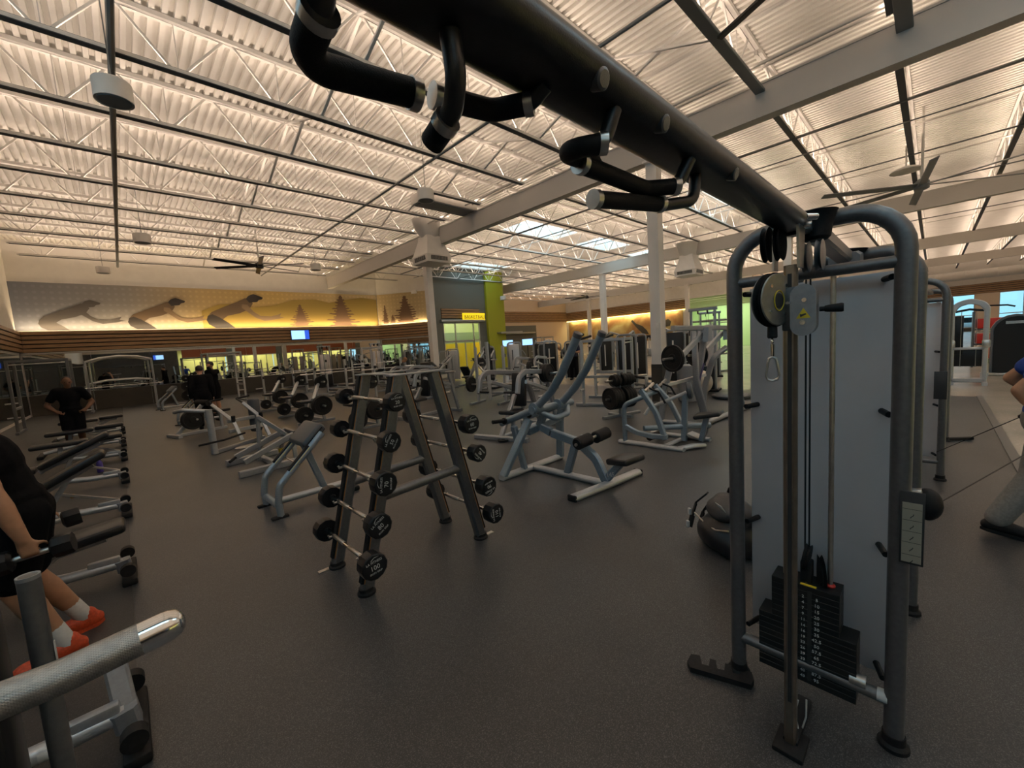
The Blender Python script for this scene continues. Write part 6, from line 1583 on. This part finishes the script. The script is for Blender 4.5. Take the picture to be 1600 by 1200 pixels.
# man at the left edge, facing the left mirror, a dumbbell in each hand
Jm = dict(pelvis=(-.50, 3.50, .90), chest=(-.57, 3.48, 1.20), neck=(-.64, 3.48, 1.41), head=(-.71, 3.48, 1.55), face=(-1, -.05, -.25),
          sh=((-.60, 3.31, 1.35), (-.60, 3.66, 1.35)), el=((-.525, 3.20, 1.06), (-.53, 3.78, 1.06)), wr=((-.455, 3.19, .80), (-.46, 3.80, .80)), ha=((-.440, 3.19, .71), (-.445, 3.80, .71)),
          hip=((-.47, 3.41, .87), (-.47, 3.60, .87)), kn=((-.545, 3.40, .49), (-.52, 3.63, .49)), an=((-.40, 3.42, .095), (-.34, 3.70, .095)), toe=((-.56, 3.36, .035), (-.50, 3.66, .035)),
          palm=((.15, 1, -.1), (.15, -1, -.1)))
Jm = {k: (tuple(Vector(q) for q in v) if isinstance(v[0], tuple) else Vector(v)) for k, v in Jm.items()}
person('man at the left edge in black tank top, shorts and orange shoes holding dumbbells', Jm, M['blackcloth'], M['blackcloth'], M['orange'], M['skin'], M['hair'], .010, 'tank', 'short', curl=1.0, sock=M['whitecloth'])
def dumbbell(c, d, r, label):
    o = root('dumbbell', label, 'dumbbell', c); d = Vector(d).normalized()
    part('handle', MB().cyl(-d*.075, d*.075, .0155, n=16), M['steel'], o)
    for s in (-1, 1): part('weight_head', MB().lathe(d*s*.065, d*s, [(r*.55, 0), (r*.95, .012), (r, .022), (r, .075), (r*.93, .086)], 8), M['urethane'], o)
    return o
dumbbell((-.435, 3.214, .705), (1, -.12, .12), .058, 'black dumbbell held by the man in orange shoes, near hand')
dumbbell((-.44, 3.776, .705), (1, .1, .1), .058, 'black dumbbell in the far hand of the man in orange shoes')
# man facing the camera beyond the benches
person('bearded man in dark printed t-shirt standing behind the benches, hands at his hips', stand(-.83, 12.4, 1.58, (.12, -1, 0), 'akimbo'), M['blackcloth'], M['blackcloth'], M['rubber'], M['skin2'], M['hair'], .016, 'short', 'short', 'buzz')
person('man in black hoodie seen from behind beside the small calf machine', stand(1.42, 12.9, 1.66, (.15, 1, 0), 'down', .25), M['blackcloth'], M['blackcloth'], M['rubber'], M['skin'], M['hair'], .018, 'long', 'long')
person('man in black hoodie and shorts holding one hand to his face, near the mirrors', stand(2.05, 15.6, 1.73, (-.85, -.5, 0), ('face', 'down')), M['blackcloth'], M['blackcloth'], M['rubber'], M['skin'], M['hair'], .018, 'long', 'short')
person('man in dark trousers with folded bare arms beyond the pulldown arms', stand(13.6, 10.4, 1.75, (-.8, -.5, 0), 'fold'), M['purplecloth'], M['blackcloth'], M['rubber'], M['skin'], M['hair'], .02, 'short', 'long')
person('sandy-haired person in black leaning forward by the leg press', stand(8.2, 16.0, 1.55, (.9, -.3, 0), 'fwd', 1.1), M['blackcloth'], M['blackcloth'], M['rubber'], M['skin'], M['hair2'], .02, 'long', 'long')
person('person in navy top standing before the green wall', stand(16.5, 18.9, 1.65, (-.4, -1, 0), 'down'), M['purplecloth'], M['blackcloth'], M['rubber'], M['skin'], M['hair'], .02, 'long', 'long')
person('person in black top bent over a machine right of the televisions', stand(16.4, 12.8, 1.5, (-.6, .8, 0), 'fwd', .8), M['blackcloth'], M['blackcloth'], M['rubber'], M['skin'], M['hair2'], .02, 'short', 'long')
person('person in white top sitting up at a machine beside the green wall', stand(15.6, 15.8, 1.5, (-.6, -.8, 0), 'fwd', .3), M['whitecloth'], M['blackcloth'], M['rubber'], M['skin'], M['hair'], .02, 'short', 'long')
# man at the right edge, striding away from the towers, cables in both hands
Jr = dict(pelvis=(4.60, -.58, .86), chest=(4.60, -.62, 1.18), neck=(4.60, -.66, 1.38), head=(4.60, -.70, 1.53), face=(0, -1, -.1),
          sh=((4.78, -.62, 1.33), (4.41, -.62, 1.33)), el=((4.88, -.42, 1.12), (4.40, -.42, 1.08)), wr=((4.92, -.60, .98), (4.40, -.56, .88)), ha=((4.92, -.68, .96), (4.40, -.63, .82)),
          hip=((4.69, -.58, .82), (4.51, -.58, .82)), kn=((4.72, -.98, .48), (4.50, -.56, .46)), an=((4.72, -1.0, .09), (4.46, -.36, .12)), toe=((4.72, -1.18, .035), (4.46, -.53, .037)),
          palm=((0, 0, -1), (0, 0, -1)))
Jr['kn'] = (Jr['kn'][0], (4.50, -.52, .46))
Jr = {k: (tuple(Vector(q) for q in v) if isinstance(v[0], tuple) else Vector(v)) for k, v in Jr.items()}
person('man at the right edge in blue t-shirt and grey sweatpants pulling the tower cables', Jr, M['bluecloth'], M['greycloth'], M['rubber'], M['skin'], M['hair'], .012, 'short', 'long', curl=1.0)
def pull(p0, p1, label, nm='pull_cable'):
    o = root(nm, label, 'cable', p0); p0 = Vector(p0); p1 = Vector(p1); d = (p1-p0); L = d.length; d.normalize()
    part('wire', MB().cyl((0, 0, 0), d*(L-.30), .0035, n=8), M['cable'], o)
    part('stopper', MB().lathe(d*(L-.33), d, [(.008, 0), (.018, .01), (.02, .05), (.01, .06)], 14), M['rubber'], o)
    u = d.orthogonal().normalized()
    part('snap_hook', MB().tube([d*(L-.27+.05+.055*math.cos(a))+Vector((0, 0, .018*math.sin(a))) for a in [2*math.pi*i/16 for i in range(16)]], .004, 8, closed=True), M['steel'], o)
    part('handle_strap', MB().tube([d*(L-.17), d*L], .005, 8), M['cable'], o)
    return o
pull((2.99, -.045, .655), (4.40, -.62, .82), 'black pull cable from the low pulley to the near hand of the man in blue')
pull((5.66, -.05, .30), (4.92, -.67, .96), 'black pull cable from the third tower to the far hand of the man in blue')
